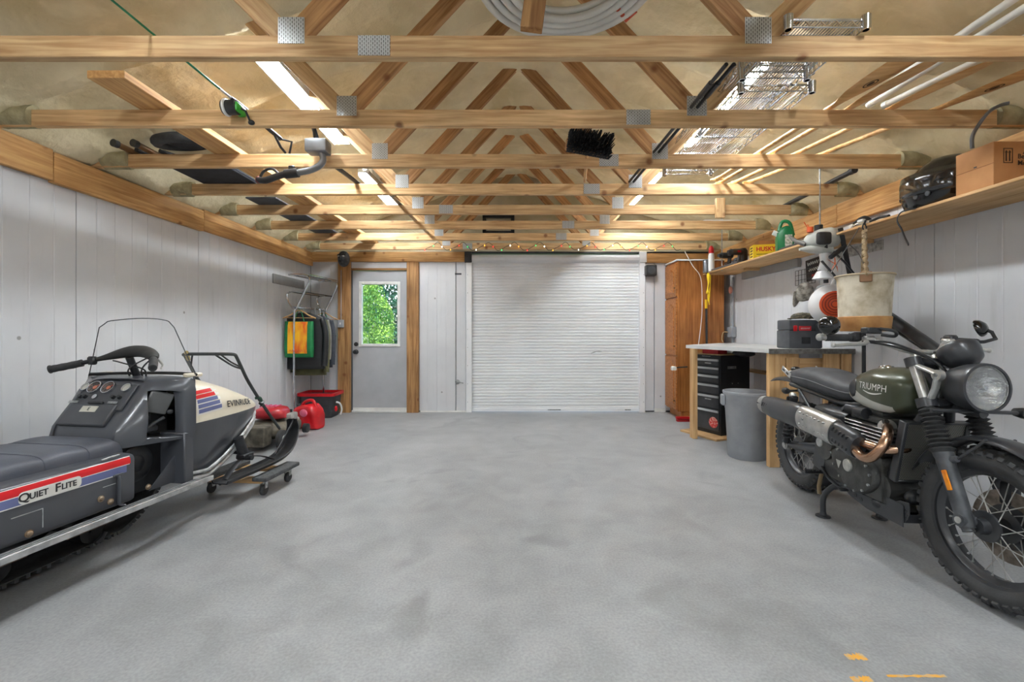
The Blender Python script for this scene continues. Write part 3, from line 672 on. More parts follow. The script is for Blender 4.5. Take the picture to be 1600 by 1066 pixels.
# handlebar
hbp = spline([(.905, -.40, 1.108), (.915, -.25, 1.112), (.965, -.17, 1.095), (1.03, -.08, 1.055), (1.04, 0, 1.05), (1.03, .08, 1.055), (.965, .17, 1.095), (.915, .25, 1.112), (.905, .40, 1.108)], 6)
br = MB().tube(hbp, .0125, 12).build('handlebar', ALLOY, BK); steer.append(br)
for s in (-1, 1):
    g = lambda y: V((.905+.01*max(0, (.40-abs(y))/.15), s*y, 1.108+.004*max(0, (.40-abs(y))/.15)))
    m = MB(); pts = [g(.275+.125*i/24) for i in range(25)]
    steer.append(m.tube(pts, [.0185+.0012*(i % 2) for i in range(25)], 14).build('grip', RUBBER, BK))
    steer.append(MB().tube([g(.235), g(.275)], .022, 12).box(g(.25)+V((0, 0, .006)), (.05, .05, .05), None, .01).box(g(.22), (.035, .03, .03), None, .006).build('switch_housing', BLACKP, BK))
    lv = MB().tube(spline([g(.215)+V((.035, 0, -.018)), g(.25)+V((.06, 0, -.03)), g(.32)+V((.055, 0, -.036)), g(.40)+V((.062, 0, -.040))], 5), [.014, .014, .0135, .0135, .013, .012, .0115, .011, .011, .0105, .010, .010, .0098, .0098, .010, .011], 10, flat=.8).sphere(g(.40)+V((.062, 0, -.040)), .0125, 10, 6).build('lever', ALLOY, BK); steer.append(lv)
    steer.append(MB().box(g(.205)+V((.03, 0, -.004)), (.05, .045, .026), None, .008).build('lever_perch', ALLOY, BK))
    # bar-end mirror on the near side, stalk mirror on the far side
    if s < 0:
        steer.append(MB().cyl(g(.40), g(.428), .016, .019, n=14).sphere(g(.428), (.014, .02, .02)).tube([g(.42), g(.418)+V((.015, 0, .02)), g(.41)+V((.03, 0, .04))], .008, 8).build('bar_end_clamp', ALLOY, BK))
        mm_ = TR(.945, -.408, 1.172) @ MX.Rotation(R(-20), 4, 'Z') @ YR(R(82))
        mr = MB().lathe([(0, -.035), (.025, -.032), (.045, -.016), (.05, .0), (.05, .006), (.046, .006), (0, .004)], 28, mm_ @ XR(PI)).build('mirror', mat('gloss_black', (20, 20, 21), .12, 0, (16, 16, 17), 4, coat=.5), BK); steer.append(mr)
    else:
        mm_ = TR(.872, .445, 1.185) @ ZR(R(25)) @ YR(R(70))
        mr = MB().lathe([(0, -.03), (.022, -.028), (.04, -.014), (.047, .0), (.047, .006), (0, .006)], 28, mm_ @ XR(PI)).build('mirror', MATS['gloss_black'], BK); steer.append(mr)
        steer.append(MB().tube([g(.35)+V((.03, 0, .0)), (.94, .40, 1.112), (.925, .475, 1.13), (.905, .475, 1.165), (.89, .45, 1.18)], .009, 8).build('mirror_arm', BLACKM, BK))
rs = MB().box((.975, -.215, 1.150), (.055, .075, .032), None, .006).build('brake_reservoir', BLACKP, BK); steer.append(rs)
steer.append(MB().tube(spline([(.99, -.175, 1.13), (1.03, -.14, 1.125), (1.04, -.15, 1.15), (1.0, -.19, 1.16)], 6), .008, 8).build('reservoir_hose', BLACKP, BK))
m = MB()
for a in ([(.965, -.21, 1.09), (1.02, -.12, 1.07), (1.12, -.05, 1.02), (1.15, .02, .94), (1.12, .03, .8)], [(.965, -.22, 1.095), (1.06, -.16, 1.085), (1.18, -.06, 1.0), (1.2, -.05, .9), (1.16, -.04, .8)], [(.965, .21, 1.09), (1.05, .1, 1.06), (1.16, .04, .99), (1.18, .04, .86)], [(1.14, .1, .82), (1.2, .15, .72), (1.3, .125, .55), (1.37, .1, .42)]):
    m.tube(spline(a, 6), .0055, 6)
steer.append(m.build('control_cable', BLACKP, BK))
steer.append(MB().cyl((1.03, -.045, 1.045), (1.05, -.045, 1.0), .017, n=12).cyl((1.03, .045, 1.045), (1.05, .045, 1.0), .017, n=12).build('bar_riser', ALLOY, BK))
cp = MB().box((1.375, .075, .47), (.05, .05, .1), None, .012, 2).build('brake_caliper', BLACKM, BK); steer.append(cp)
# ---- tank
TK = [(.600, .045, .79, .845), (.612, .085, .772, .868), (.64, .10, .758, .888), (.70, .118, .742, .924), (.78, .136, .730, .951), (.87, .148, .722, .962), (.96, .150, .724, .961), (1.03, .142, .738, .953), (1.075, .122, .768, .938), (1.098, .09, .79, .92), (1.106, .05, .82, .90)]
rings = []
for i in range(41):
    x = lerp(.600, 1.106, i/40)
    tt = TK
    hw, z0, z1 = interp(tt, x); rings.append(sring(x, hw, z0, z1, 40, 2.5, exl=5.5))
tank = MB().loft(rings).build('fuel_tank', TANKG, BK, 60)
xs = [lerp(.625, 1.025, i/24) for i in range(25)]
topc = [(x, -.25, interp([(.62, .845), (.66, .840), (.72, .824), (.80, .800), (.90, .782), (1.0, .772), (1.06, .768)], x)[0]) for x in xs]
botc = [(x, -.25, interp([(.62, .775), (.70, .752), (.80, .738), (.90, .731), (.98, .735), (1.06, .760)], x)[0]) for x in xs]
band('tank_scallop', botc, topc, TANKS, tank, tank, (0, -1, 0), .0012, 8)
topc = [(x, -.25, z) for x, z in ((.640, .866), (.660, .882), (.69, .888), (.722, .880), (.734, .860))]
botc = [(x, -.25, z) for x, z in ((.638, .806), (.655, .786), (.686, .776), (.720, .786), (.733, .808))]
kp = band('knee_pad', botc, topc, BLACKP, tank, tank, (0, -1, 0), .003, 6); kp.modifiers.new('t', 'SOLIDIFY').thickness = .006
text('tank_lettering', 'TRIUMPH', .050, PRINTW, tank, (.885, -.25, .856), (1, 0, 0), (0, -1, 0), tank, .0016, space=1.08)
xs = [lerp(.815, .965, i/16) for i in range(17)]
band('tank_swoosh', [(x, -.25, .8300-.013*math.sin(PI*i/16)) for i, x in enumerate(xs)], [(x, -.25, .8335-.009*math.sin(PI*i/16)) for i, x in enumerate(xs)], PRINTW, tank, tank, (0, -1, 0), .0016, 2)
MB().lathe([(0, .012), (.016, .012), (.02, .008), (.03, .008), (.036, .0), (.036, -.012), (0, -.012)], 28, TR(.80, -.01, .955) @ YR(R(-4))).build('fuel_cap', CHROME, tank)
# ---- seat
ST = [(-.06, .07, .805, .838), (-.045, .095, .79, .860), (0, .115, .772, .882), (.1, .13, .756, .903), (.25, .137, .745, .908), (.36, .135, .735, .898), (.45, .128, .728, .876), (.54, .115, .722, .856), (.61, .10, .726, .842), (.64, .085, .735, .838)]
rings = [sring(x, *interp(ST, x), 28, 2.9) for x in [lerp(-.06, .64, i/36) for i in range(37)]]
seat = MB().loft(rings).build('seat', SEATB, BK, 70)
pp = []
for i in range(31):
    x = lerp(-.03, .625, i/30); hw, z0, z1 = interp(ST, x); pp.append((x, -hw*.985, lerp(z0, z1, .52)))
MB().tube(pp, .0035, 6).build('seat_piping', mat('piping', (120, 122, 124), .5), seat)
# ---- tail, rear mudguard, lamp
for s in (-1, 1):
    tp_ = MB().box((-.03, s*.118, .855), (.13, .008, .04), YR(R(24)).to_3x3(), .004).build('grab_plate', ALLOY, BK)
    for q in (-.03, .02): MB().box((-.03+q, s*.1225, .855-q*.44), (.03, .002, .014), YR(R(24)).to_3x3()).build('plate_slot', BLACKP, tp_, 0)
MB().box((-.10, -.05, .84), (.11, .012, .035), YR(R(-12)).to_3x3(), .004).box((-.10, .05, .84), (.11, .012, .035), YR(R(-12)).to_3x3(), .004).box((-.12, 0, .853), (.03, .1, .01), None, .003).build('tail_bracket', ALLOY, BK)
rings = []
for i in range(9):
    x = lerp(.1, -.40, i/8); z = .79-.05*(i/8)**2*.3+.02*math.sin(i/8*3); rings.append([(x, q*.075*(1-.25*i/8), z-.03*abs(q)**2) for q in (-1, -.6, -.2, .2, .6, 1)])
MB().loft(rings, False, False).build('rear_mudguard', SATIN, BK, solid=.004)
MB().sphere((-.13, 0, .868), (.03, .035, .02)).build('tail_lamp', MATS['gloss_black'], BK)
for s in (-1, 1):
    it = MB().tube([(.06, s*.08, .73), (.05, s*.14, .725)], .008, 8).lathe([(0, -.03), (.018, -.026), (.024, 0), (.02, .02), (0, .024)], 16, TR(.045, s*.16, .725) @ YR(-PI/2)).build('indicator', BLACKP, BK)
    MB().sphere((.02, s*.16, .725), (.008, .018, .018)).build('indicator_lens', mat('smoke_lens', (150, 150, 148), .2), it)
    MB().sphere((.1, s*.14, .70), (.03, .022, .022)).build('reflector_mount', ALLOY, BK)
# ---- frame
m = MB()
for s in (-1, 1):
    m.tube(spline([(1.08, s*.04, .92), (.98, s*.06, .80), (.62, s*.085, .72), (.35, s*.10, .74), (.0, s*.10, .77)], 5), .016, 10)
    m.tube(spline([(1.13, s*.04, .80), (1.05, s*.09, .62), (.93, s*.10, .33), (.86, s*.10, .24), (.7, s*.10, .22), (.5, s*.10, .24)], 6), .021, 12)
    m.tube([(.50, s*.10, .24), (.47, s*.11, .4), (.50, s*.10, .70)], .018, 10)
    m.tube([(.12, s*.11, .745), (.42, s*.12, .52)], .012, 10)
    m.box((.43, s*.14, .37), (.13, .02, .2), YR(R(14)).to_3x3(), .01)
m.cyl((1.06, 0, 1.0), (1.14, 0, .80), .032, n=16)
m.build('frame', SATIN, BK)
m = MB()
for s in (-1, 1):
    m.tube([(.47, s*.11, .40), (.3, s*.115, .37), (.02, s*.12, .33), (-.03, s*.12, .325)], [.026, .026, .022, .02], 12)
    m.tube([(.38, s*.115, .42), (.15, s*.118, .37)], .012, 8)
m.cyl((-.0, -.14, .322), (0, .14, .322), .014, n=12).build('swingarm', SATIN, BK)
MB().cyl((0, -.145, .322), (0, -.155, .322), .02, n=6).cyl((0, -.14, .322), (0, -.145, .322), .03, n=16).build('rear_axle_nut', ALLOY, BK)
for s in (-1, 1):
    a, b = V((.13, s*.145, .70)), V((.02, s*.145, .35)); sh = MB().cyl(a, b, .014, n=12).cyl(a.lerp(b, .02), a.lerp(b, .3), .026, n=16).cyl(b, b.lerp(a, .16), .022, n=12).tube([a+V((-.06, 0, -.02)), b.lerp(a, .55)+V((-.055, 0, 0))], .02, 12).build('shock_absorber', BLACKM, BK)
    d = b-a; u = d.normalized(); o1 = u.orthogonal().normalized(); o2 = u.cross(o1); n = 96
    MB().tube([a+d*lerp(.25, .88, i/n)+(o1*math.cos(2*PI*8*i/n)+o2*math.sin(2*PI*8*i/n))*.03 for i in range(n+1)], .0055, 6).build('shock_spring', SATIN, sh)
# ---- engine
MB().bx(.46, .96, -.15, .15, .25, .50, .035, 2).bx(.60, .99, -.13, .13, .22, .40, .03, 2).cyl((.93, -.13, .34), (.93, .13, .34), .07, n=24).cyl((.55, -.12, .46), (.55, .12, .46), .075, n=24).build('crankcase', ENGB, BK)
cov = [(.60, .44), (.66, .475), (.74, .485), (.84, .475), (.92, .445), (.95, .40), (.94, .34), (.89, .29), (.82, .265), (.74, .27), (.68, .31), (.62, .37)]
cov = [(p.x, p.y) for p in spline([(a, b, 0) for a, b in cov], 4, True)]
cm_ = TR(0, -.148, 0) @ XR(PI/2)
cc = MB().loft([[cm_ @ V((.775+(a-.775)*k, .375+(b-.375)*k, h)) for a, b in cov] for k, h in ((1, 0), (1, .022), (.96, .034), (.88, .040))]).build('clutch_cover', ENGB, BK, 30)
MB().lathe([(0, .014), (.024, .014), (.034, .008), (.036, 0), (0, 0)], 26, TR(.765, -.188, .40) @ XR(PI/2)).build('cover_cap', ALLOY, cc)
for a, b in cov[::4]: MB().cyl((.775+(a-.775)*.9, -.18, .375+(b-.375)*.9), (.775+(a-.775)*.9, -.193, .375+(b-.375)*.9), .007, n=8).build('bolt', STEEL, cc)
decal('cover_badge', [(-.024, .022), (.024, .022), (0, -.026)][::-1], mat('badge_grey', (178, 178, 172), .5), cc, (.685, -.189, .385), (1, 0, 0), (0, -1, 0))
MB().cyl((.50, -.12, .44), (.50, -.165, .44), .085, .08, n=28).cyl((.545, -.12, .47), (.545, -.17, .47), .05, .045, n=22).build('sprocket_cover', ENGB, BK)
MB().lathe([(0, .006), (.026, .006), (.03, 0), (0, 0)], 22, TR(.46, -.166, .455) @ XR(PI/2)).build('sprocket_badge', ALLOY, BK)
MB().bx(.70, .94, -.125, .125, .49, .655, .015).build('cylinder_block', ENGB, BK)
finm = MB().bx(.668, .972, -.15, .15, -.0032, .0032, .003).build('cooling_fin', mat('fin_alloy', (168, 168, 164), .35, .8, (110, 110, 108), 14), BK, 0); finm.location.z = .53
for i in range(1, 7):
    o = finm.copy(); COL.objects.link(o); o.location.z = .53+.0195*i
MB().bx(.69, .95, -.13, .13, .66, .70, .015, 2).bx(.72, .92, -.115, .115, .695, .735, .02, 2).build('cylinder_head', ENGB, BK)
MB().cyl((.76, -.14, .705), (.84, -.14, .705), .026, .03, n=16).cyl((.72, -.1, .70), (.66, -.13, .705), .03, n=16).build('cam_cover', BLACKM, BK)
for s in (-1, 1): MB().cyl((.62, s*.07, .665), (.70, s*.07, .665), .035, n=18).cyl((.60, s*.085, .67), (.62, s*.085, .67), .045, n=18).build('throttle_body', BLACKP, BK)
sp_ = MB().loft([sring(x, *interp([(.33, .10, .64, .665), (.36, .145, .618, .69), (.5, .168, .60, .70), (.60, .165, .60, .695), (.66, .14, .615, .68)], x), 20, 2.6) for x in [lerp(.33, .66, i/16) for i in range(17)]]).build('side_cover', SATIN, BK, 60)
text('side_lettering', 'Scrambler', .024, PRINTW, sp_, (.50, -.25, .678), (1, 0, -.05), (0, -1, .4), sp_, .0016)
MB().loft([sring(x, *interp([(.36, .10, .42, .60), (.5, .15, .44, .60), (.64, .12, .46, .60)], x), 16, 3) for x in (.36, .4, .5, .6, .64)]).build('airbox', BLACKP, BK, 60)
# ---- exhaust: two copper headers, ribbed guard, perforated shield, black silencer with steel tip
MB().tube(spline([(.93, -.10, .655), (.985, -.135, .655), (1.055, -.185, .635), (1.078, -.225, .585), (1.05, -.255, .525), (.99, -.26, .51), (.90, -.255, .545)], 7), .0235, 18).build('exhaust_header', COPPER, BK)
MB().tube(spline([(1.02, -.06, .60), (1.06, -.10, .575), (1.04, -.17, .560), (.97, -.215, .565), (.88, -.23, .575)], 7), .0225, 18).build('exhaust_header', COPPER, BK)
MB().lathe([(.028, -.008), (.04, -.006), (.04, .006), (.028, .008)], 18, frame((.94, -.105, .655), (0, 0, 1), (1, -.4, 0))).build('exhaust_flange', ALLOY, BK)
EP = [(.94, -.245, .545), (.80, -.255, .580), (.63, -.262, .600), (.46, -.258, .608), (.20, -.25, .606), (-.03, -.242, .602), (-.14, -.238, .604)]
ep = spline(EP, 8)
def along(i0, i1, r, name, mt, n=28, flat=1.42, parent=BK, rr=None):
    seg = ep[i0:i1+1]; rs = rr or [r]*len(seg); return MB().tube(seg, rs, n, flat=flat).build(name, mt, parent, 35)
gd = along(0, 9, .05, 'ribbed_guard', SATIN, rr=[.043, .048]+[.05]*7+[.047])
for k in range(5):
    for zz in (.036, -.022):
        c = ep[1]*1.0+(ep[8]-ep[1])*(k+.5)/5; MB().box(c+V((0, -.044, zz)), (.011, .016, .026), YR(R(25)).to_3x3(), .004).build('guard_slot', BLACKP, gd, 0)
shd = along(9, 24, .056, 'perforated_shield', mat('shield_alloy', (200, 200, 197), .34, .9, (170, 170, 168), 20), rr=[.053]+[.056]*14+[.054])
for k in range(7):
    for zz in (.044, -.026):
        c = ep[10]+(ep[23]-ep[10])*(k+.5)/7; MB().sphere(c+V((0, -.047, zz)), (.012, .011, .006), 10, 6).build('shield_slot', STEEL, shd)
MB().cyl(ep[20]+V((0, -.05, .01)), ep[20]+V((0, -.062, .01)), .008, n=8).build('shield_screw', STEEL, shd)
sl = along(24, 42, .056, 'silencer', SATIN, rr=[.05]+[.054, .056, .056]+[.055]*9+[.053, .052, .05, .048, .047, .046])
for k in range(4):
    c = ep[36]+(ep[41]-ep[36])*(k/3.6); MB().box(c+V((-.0, -.044, .014)), (.013, .016, .038), YR(R(40)).to_3x3(), .004).build('silencer_slot', BLACKP, sl, 0)
tipm = MB().tube(ep[41:], [.047, .049, .05, .049, .047, .045, .042, .038][:len(ep)-41], 24, flat=1.32).build('silencer_tip', mat('tip_alloy', (186, 186, 184), .4, .8), BK, 40)
squiggle('tip_stamp', tipm, (-.095, -.287, .612), (1, 0, -.1), (0, -1, 0), .05, .014, DGREY)
# ---- radiator
rm = frame((1.065, 0, .56), V((0, 1, 0)), V((.92, 0, -.2)))
rad = MB().bx(-.145, .145, -.16, -.148, -.02, .02, .004).bx(-.145, .145, .148, .16, -.02, .02, .004).bx(-.15, -.13, -.16, .16, -.02, .022, .004).bx(.13, .15, -.16, .16, -.02, .022, .004).bx(-.03, .03, .145, .19, -.018, .018, .004).build('radiator_frame', SATIN, BK)
rad.matrix_basis = rm
def grille_mat():
    mt = bpy.data.materials.new('radiator_core'); mt.use_nodes = True; t = mt.node_tree; N = t.nodes; L = t.links; b = N['Principled BSDF']
    tc = N.new('ShaderNodeTexCoord'); br = N.new('ShaderNodeTexBrick'); br.inputs['Scale'].default_value = 1; br.inputs['Brick Width'].default_value = .008; br.inputs['Row Height'].default_value = .006; br.inputs['Mortar Size'].default_value = .0011
    br.inputs['Color1'].default_value = lin((22, 22, 22))+(1,); br.inputs['Color2'].default_value = lin((32, 32, 31))+(1,); br.inputs['Mortar'].default_value = lin((150, 148, 140))+(1,)
    L.new(tc.outputs['Object'], br.inputs['Vector']); L.new(br.outputs['Color'], b.inputs['Base Color']); b.inputs['Roughness'].default_value = .5; b.inputs['Metallic'].default_value = .4; return mt
MB().bx(-.13, .13, -.15, .15, -.012, .012).build('radiator_core', grille_mat(), rad, 0)
MB().cyl((1.0, -.1, .44), (1.02, .1, .42), .012, n=8).sphere((1.06, -.05, .33), (.03, .06, .04)).build('radiator_hose', BLACKP, BK)
# ---- skid plate, stand, pegs
sk = [(.62, .245), (.70, .205), (.84, .185), (1.04, .195), (1.10, .22), (1.125, .27), (1.12, .325), (1.06, .315), (.97, .26), (.80, .25), (.66, .285)]
sm = XR(PI/2)
skp = MB().loft([[V((x, y, z)) for x, z in sk] for y in (-.135, -.131)]).loft([[V((x, y, z)) for x, z in sk] for y in (.131, .135)]).loft([[(x, y, z) for x, z in sk[1:6]] for y in (-.133, .133)], False, False).build('skid_plate', SATIN, BK, 30)
for i in range(3): MB().cyl((.70+i*.045, -.134, .235-i*.008), (.70+i*.045, -.137, .235-i*.008), .012, n=14).build('skid_hole', BLACKP, skp)
for x, z in ((1.06, .27), (1.05, .225)): MB().cyl((x, -.134, z), (x, -.142, z), .011, n=10).build('skid_bolt', STEEL, skp)
MB().box((1.04, -.14, .25), (.11, .006, .11), None, .003).build('skid_bracket', SATIN, skp, 0)
for i in range(3):
    for j in range(3): MB().cyl((1.085+j*.014-i*.003, -.134, .245+i*.018), (1.085+j*.014-i*.003, -.1365, .245+i*.018), .005, n=8).build('skid_hole', BLACKP, skp)
MB().sphere((.90, -.1, .24), (.05, .05, .035)).build('oil_filter', BLACKM, BK)
MB().tube(spline([(.62, -.115, .26), (.53, -.14, .19), (.50, -.165, .12), (.495, -.165, .02)], 6), .0165, 10).tube(spline([(.62, .115, .26), (.53, .14, .19), (.50, .165, .12), (.495, .165, .02)], 6), .0165, 10).cyl((.55, -.13, .2), (.55, .13, .2), .013, n=10).lathe([(0, 0), (.042, 0), (.04, .006), (.02, .012), (.016, .03)], 16, TR(.495, -.165, .002)).lathe([(0, 0), (.042, 0), (.04, .006), (.02, .012), (.016, .03)], 16, TR(.495, .165, .002)).build('centre_stand', SATIN, BK)
m = MB().cyl((.44, -.13, .262), (.44, -.245, .262), .012, n=10)
for i in range(7): m.box((.44, -.165-i*.012, .272), (.034, .006, .01), None, .002)
m.build('foot_peg', BLACKM, BK)
MB().tube(spline([(.46, -.15, .30), (.55, -.165, .26), (.66, -.175, .245), (.72, -.19, .25)], 5), .009, 8).box((.735, -.195, .252), (.03, .045, .012), None, .003).build('brake_pedal', BLACKM, BK)
MB().tube([(.43, -.13, .28), (.40, -.135, .16), (.405, -.135, .11)], .012, 10).build('stand_spring', mat('dull_brass', (150, 132, 104), .5, .6), BK)
for o_ in steer:
    o_.data.transform(TR(1.1, 0, 1.0) @ MX.Rotation(R(5), 4, -AX) @ TR(-1.1, 0, -1.0))
    for ch in [c for c in bpy.data.objects if c.parent == o_ and c not in steer]: ch.data.transform(TR(1.1, 0, 1.0) @ MX.Rotation(R(5), 4, -AX) @ TR(-1.1, 0, -1.0))
# ================================================================ vintage snowmobile (local: x forward, y its left, z up)
SB = thing('snowmobile', 'vintage black and cream snowmobile with red and blue stripes along the left wall', 'snowmobile', (-2.47, 1.3, 0), R(82))
SBLK = mat('sled_black', (80, 82, 88), .3, .1, (72, 74, 80), 5, coat=.35, lo=.2, hi=.8)
SCREAM = mat('sled_cream', (232, 224, 204), .35, 0, (222, 212, 190), 3, coat=.3)
SVINYL = mat('sled_vinyl', (82, 85, 95), .5, 0, (70, 73, 82), 6, bump=.08, bs=200)
SDARK = mat('sled_dark', (38, 38, 40), .6, .2, (26, 26, 28), 15)
SRED = mat('stripe_red', (222, 38, 44), .4); SBLUE = mat('stripe_blue', (106, 114, 158), .4); SWHT = mat('stripe_white', (232, 230, 224), .4); SINK = mat('stripe_ink', (46, 46, 48), .45)
# --- tunnel side body
def box_loft(name, sec, mt, parent, n=28, ex=8, sm=40): return MB().loft([sring(x, hw, z0, z1, n, ex) for x, hw, z0, z1 in sec]).build(name, mt, parent, sm)
tun = box_loft('tunnel', [(-.58, .34, .30, .53), (-.56, .36, .272, .55), (.3, .36, .27, .532), (1.06, .36, .27, .522), (1.075, .355, .272, .52)], SBLK, SB, 40, 14)
MB().bx(1.07, 1.43, -.21, .21, .25, .56, .01).build('footwell_wall', SDARK, SB)
MB().bx(1.36, 1.425, -.37, .37, .262, .56, .006).build('footwell_front', SBLK, SB)
MB().prism([(1.20, .275), (1.37, .275), (1.37, .44)], .006, TR(0, -.30, 0) @ XR(PI/2)).build('foot_gusset', SBLK, SB, 0)
MB().lathe([(0, 0), (.09, 0), (.1, .012), (.085, .02), (.05, .014), (.04, .022), (0, .022)], 26, TR(1.20, -.212, .42) @ XR(PI/2)).build('clutch_guard', BLACKM, SB)
for s in (-1, 1):
    rb = MB().bx(-.58, 1.44, s*.36, s*.43, .252, .268, .003).build('running_board', SBLK, SB, 0)
    m = MB().bx(-.58, 1.50, s*.425, s*.436, .246, .276, .003)
    for k in range(2): m.bx(-.58, 1.44, s*(.378+.022*k), s*(.384+.022*k), .268, .272)
    m.build('board_trim', mat('worn_alloy', (200, 201, 202), .38, .5, (160, 161, 162), 20), rb, 0)
NR = (0, -1, 0)
def sb(name, x0, x1, f0, f1, mt, target, n=NR, off=.0014, rows=3, k=14, y=-.6):
    xs = [lerp(x0, x1, i/k) for i in range(k+1)]; return band(name, [(x, y, f0(x)) for x in xs], [(x, y, f1(x)) for x in xs], mt, target, target, n, off, rows)
ztop = lambda x: .523+.0*x
sb('stripe', -.55, 1.052, lambda x: .5095, lambda x: .5125, SWHT, tun)
sb('stripe', -.55, 1.050, lambda x: .475, lambda x: .5095, SRED, tun)
sb('stripe', -.55, 1.045, lambda x: .4715, lambda x: .475, SWHT, tun)
sb('stripe', -.55, 1.03, lambda x: .436, lambda x: .4715, SBLUE, tun)
sb('stripe', -.55, 1.01, lambda x: .432, lambda x: .436, SWHT, tun)
pill = [(.5*(a), b) for a, b in rrect(.46, .048, .02)]
bd = MB().prism(rrect(.235, .05, .016), .002, frame((.70, -.3625, .462), (1, 0, 0), (0, -1, 0))).build('name_plate', SWHT, tun, 0)
text('name_lettering', 'Q', .05, SINK, bd, (.60, -.365, .462), (1, 0, 0), NR, None, .0006, bold=.0009)
text('name_lettering', 'UIET', .036, SINK, bd, (.652, -.365, .460), (1, 0, 0), NR, None, .0006, bold=.0008, sx=.92)
text('name_lettering', 'F', .05, SINK, bd, (.722, -.365, .462), (1, 0, 0), NR, None, .0006, bold=.0009)
text('name_lettering', 'LITE', .036, SINK, bd, (.766, -.365, .460), (1, 0, 0), NR, None, .0006, bold=.0008, sx=.92)
RUST = mat('rusty_bolt', (176, 160, 140), .5, .6, (130, 104, 80), 40)
for x, z in ((.62, .305), (.95, .315), (.905, .345), (1.195, .30)):
    yy = -.36 if x < 1.06 else -.306
    MB().sphere((x, yy-.002, z), (.012, .010, .012), 12, 6).lathe([(0, 0), (.016, 0), (.016, .003), (0, .003)], 12, TR(x, yy, z) @ XR(PI/2)).build('bolt', RUST, tun)
MB().tube(spline([(.985, -.365, .43), (.985, -.368, .40), (.985, -.368, .31), (.99, -.369, .285), (1.01, -.372, .276)], 5), .011, 8, flat=.5).box((.985, -.364, .435), (.05, .006, .012), None, .002).build('panel_bracket', SBLK, tun)
m = MB()
for (x0, x1, z) in ((.56, .67, .39), (.915, .975, .395)): m.bx(x0, x1, -.3618, -.36, z, z+.003)
m.bx(.667, .67, -.3618, -.36, .31, .39).build('panel_crease', MATS['worn_alloy'], tun, 0)
MB().tube(spline([(.92, -.345, .524), (.97, -.352, .53), (1.0, -.352, .53)], 3), .006, 6).build('seat_latch', STEEL, tun)
# --- seat with welted pleats
rings = []; nr = 60
for i in range(nr+1):
    x = lerp(1.12, -.48, i/nr); e = min(1, (1.12-x)/.06, 1); e2 = min(1, (x+.48)/.05)
    rb_ = .012*abs(math.sin((1.12-x)/.19*PI))**.5
    zt = .585+rb_+.01*(i/nr)-.05*(1-e)**2-.05*(1-e2)**2; hw = .262+rb_*.5-.03*(1-e)**2
    rg = []
    for j in range(25):
        q = j/24; a = PI*(1-q); c, s = math.cos(a), math.sin(a)
        rg.append(V((x, math.copysign(abs(c)**.36, c)*hw, .505+(zt-.505)*abs(s)**.42)))
    rings.append([V((x, -hw*.95, .50))]+rg[::-1]+[V((x, hw*.95, .50))])
st = MB().loft(rings).build('seat', SVINYL, SB, 70)
for k in range(1, 8):
    x = 1.12-.19*k+.0; pts = []
    i = round((1.12-x)/(1.6)*nr); pts = [p+V((0, 0, .001)) for p in rings[i][1:-1]]
    MB().tube(pts, .0025, 5).build('seat_welt', SVINYL, st)
# --- cowl: dash slope between two flaring side panels, each with a rounded opening
XRT = [(.50, 1.09), (.575, 1.095), (.64, 1.115), (.748, 1.2), (.845, 1.275), (.868, 1.305), (.882, 1.345)]
xr_ = lambda z: interp(XRT, z)[0]
ysd = lambda x, z: .205+.178*max(0, (x-xr_(z)))/(1.425-xr_(z))-.02*max(0, z-.82)/.06
rings = []
for z in (.53, .56, .60, .64, .70, .748, .80, .845, .86, .872, .882, .886):
    x = xr_(z) if z < .883 else 1.36
    rings.append([V((x+.012*min(1, abs(y/.205)**6), y, z)) for y in (-.205, -.19, -.15, -.08, 0, .08, .15, .19, .205)])
cowl = MB().loft(rings, False, False).build('cowl', SBLK, SB, 60)
top = []
for i in range(7):
    x = lerp(1.30, 1.428, i/6); w_ = ysd(x, .87)+.004
    top.append([V((x, -w_+2*w_*j/10, .878-.02*abs(-1+j/5)**4+.008*i/6)) for j in range(11)])
MB().loft(top, False, False).build('cowl_top', SBLK, SB, 60, solid=.006)
def hit(c, d, poly):
    best = 9
    for (x1, z1), (x2, z2) in zip(poly, poly[1:]+poly[:1]):
        ex, ez = x2-x1, z2-z1; den = d[0]*ez-d[1]*ex
        if abs(den) < 1e-9: continue
        t = ((x1-c[0])*ez-(z1-c[1])*ex)/den; u = ((x1-c[0])*d[1]-(z1-c[1])*d[0])/den
        if t > 0 and -1e-6 <= u <= 1+1e-6: best = min(best, t)
    return best
polyo = [(1.09, .525), (1.095, .575), (1.115, .64), (1.2, .748), (1.275, .845), (1.30, .868), (1.33, .878), (1.425, .878), (1.427, .525)]
hq = spline([(1.215, .575, 0), (1.23, .563, 0), (1.29, .553, 0), (1.35, .547, 0), (1.362, .555, 0), (1.367, .68, 0), (1.371, .785, 0), (1.36, .803, 0), (1.32, .812, 0), (1.275, .815, 0), (1.26, .80, 0), (1.235, .69, 0)], 5, True)
hole = [(p.x, p.y) for p in hq]; hc = (1.305, .685)
outer = []
for x, z in hole:
    d_ = (x-hc[0], z-hc[1]); t = hit(hc, d_, polyo); outer.append((hc[0]+d_[0]*t, hc[1]+d_[1]*t))
for s in (-1, 1):
    Y = lambda x, z, o=0: V((x, s*(ysd(x, z)+o), z))
    rg = [[Y(x, z, -.02) for x, z in outer], [Y(x, z) for x, z in outer], [Y(lerp(x, X, .6), lerp(z, Z, .6), .006) for (x, z), (X, Z) in zip(hole, outer)], [Y(lerp(x, X, .2), lerp(z, Z, .2), .012) for (x, z), (X, Z) in zip(hole, outer)], [Y(x, z, .006) for x, z in hole], [Y(x, z, -.045) for x, z in hole]]
    MB().loft(rg, False).build('cowl_side', SBLK, SB, 50)
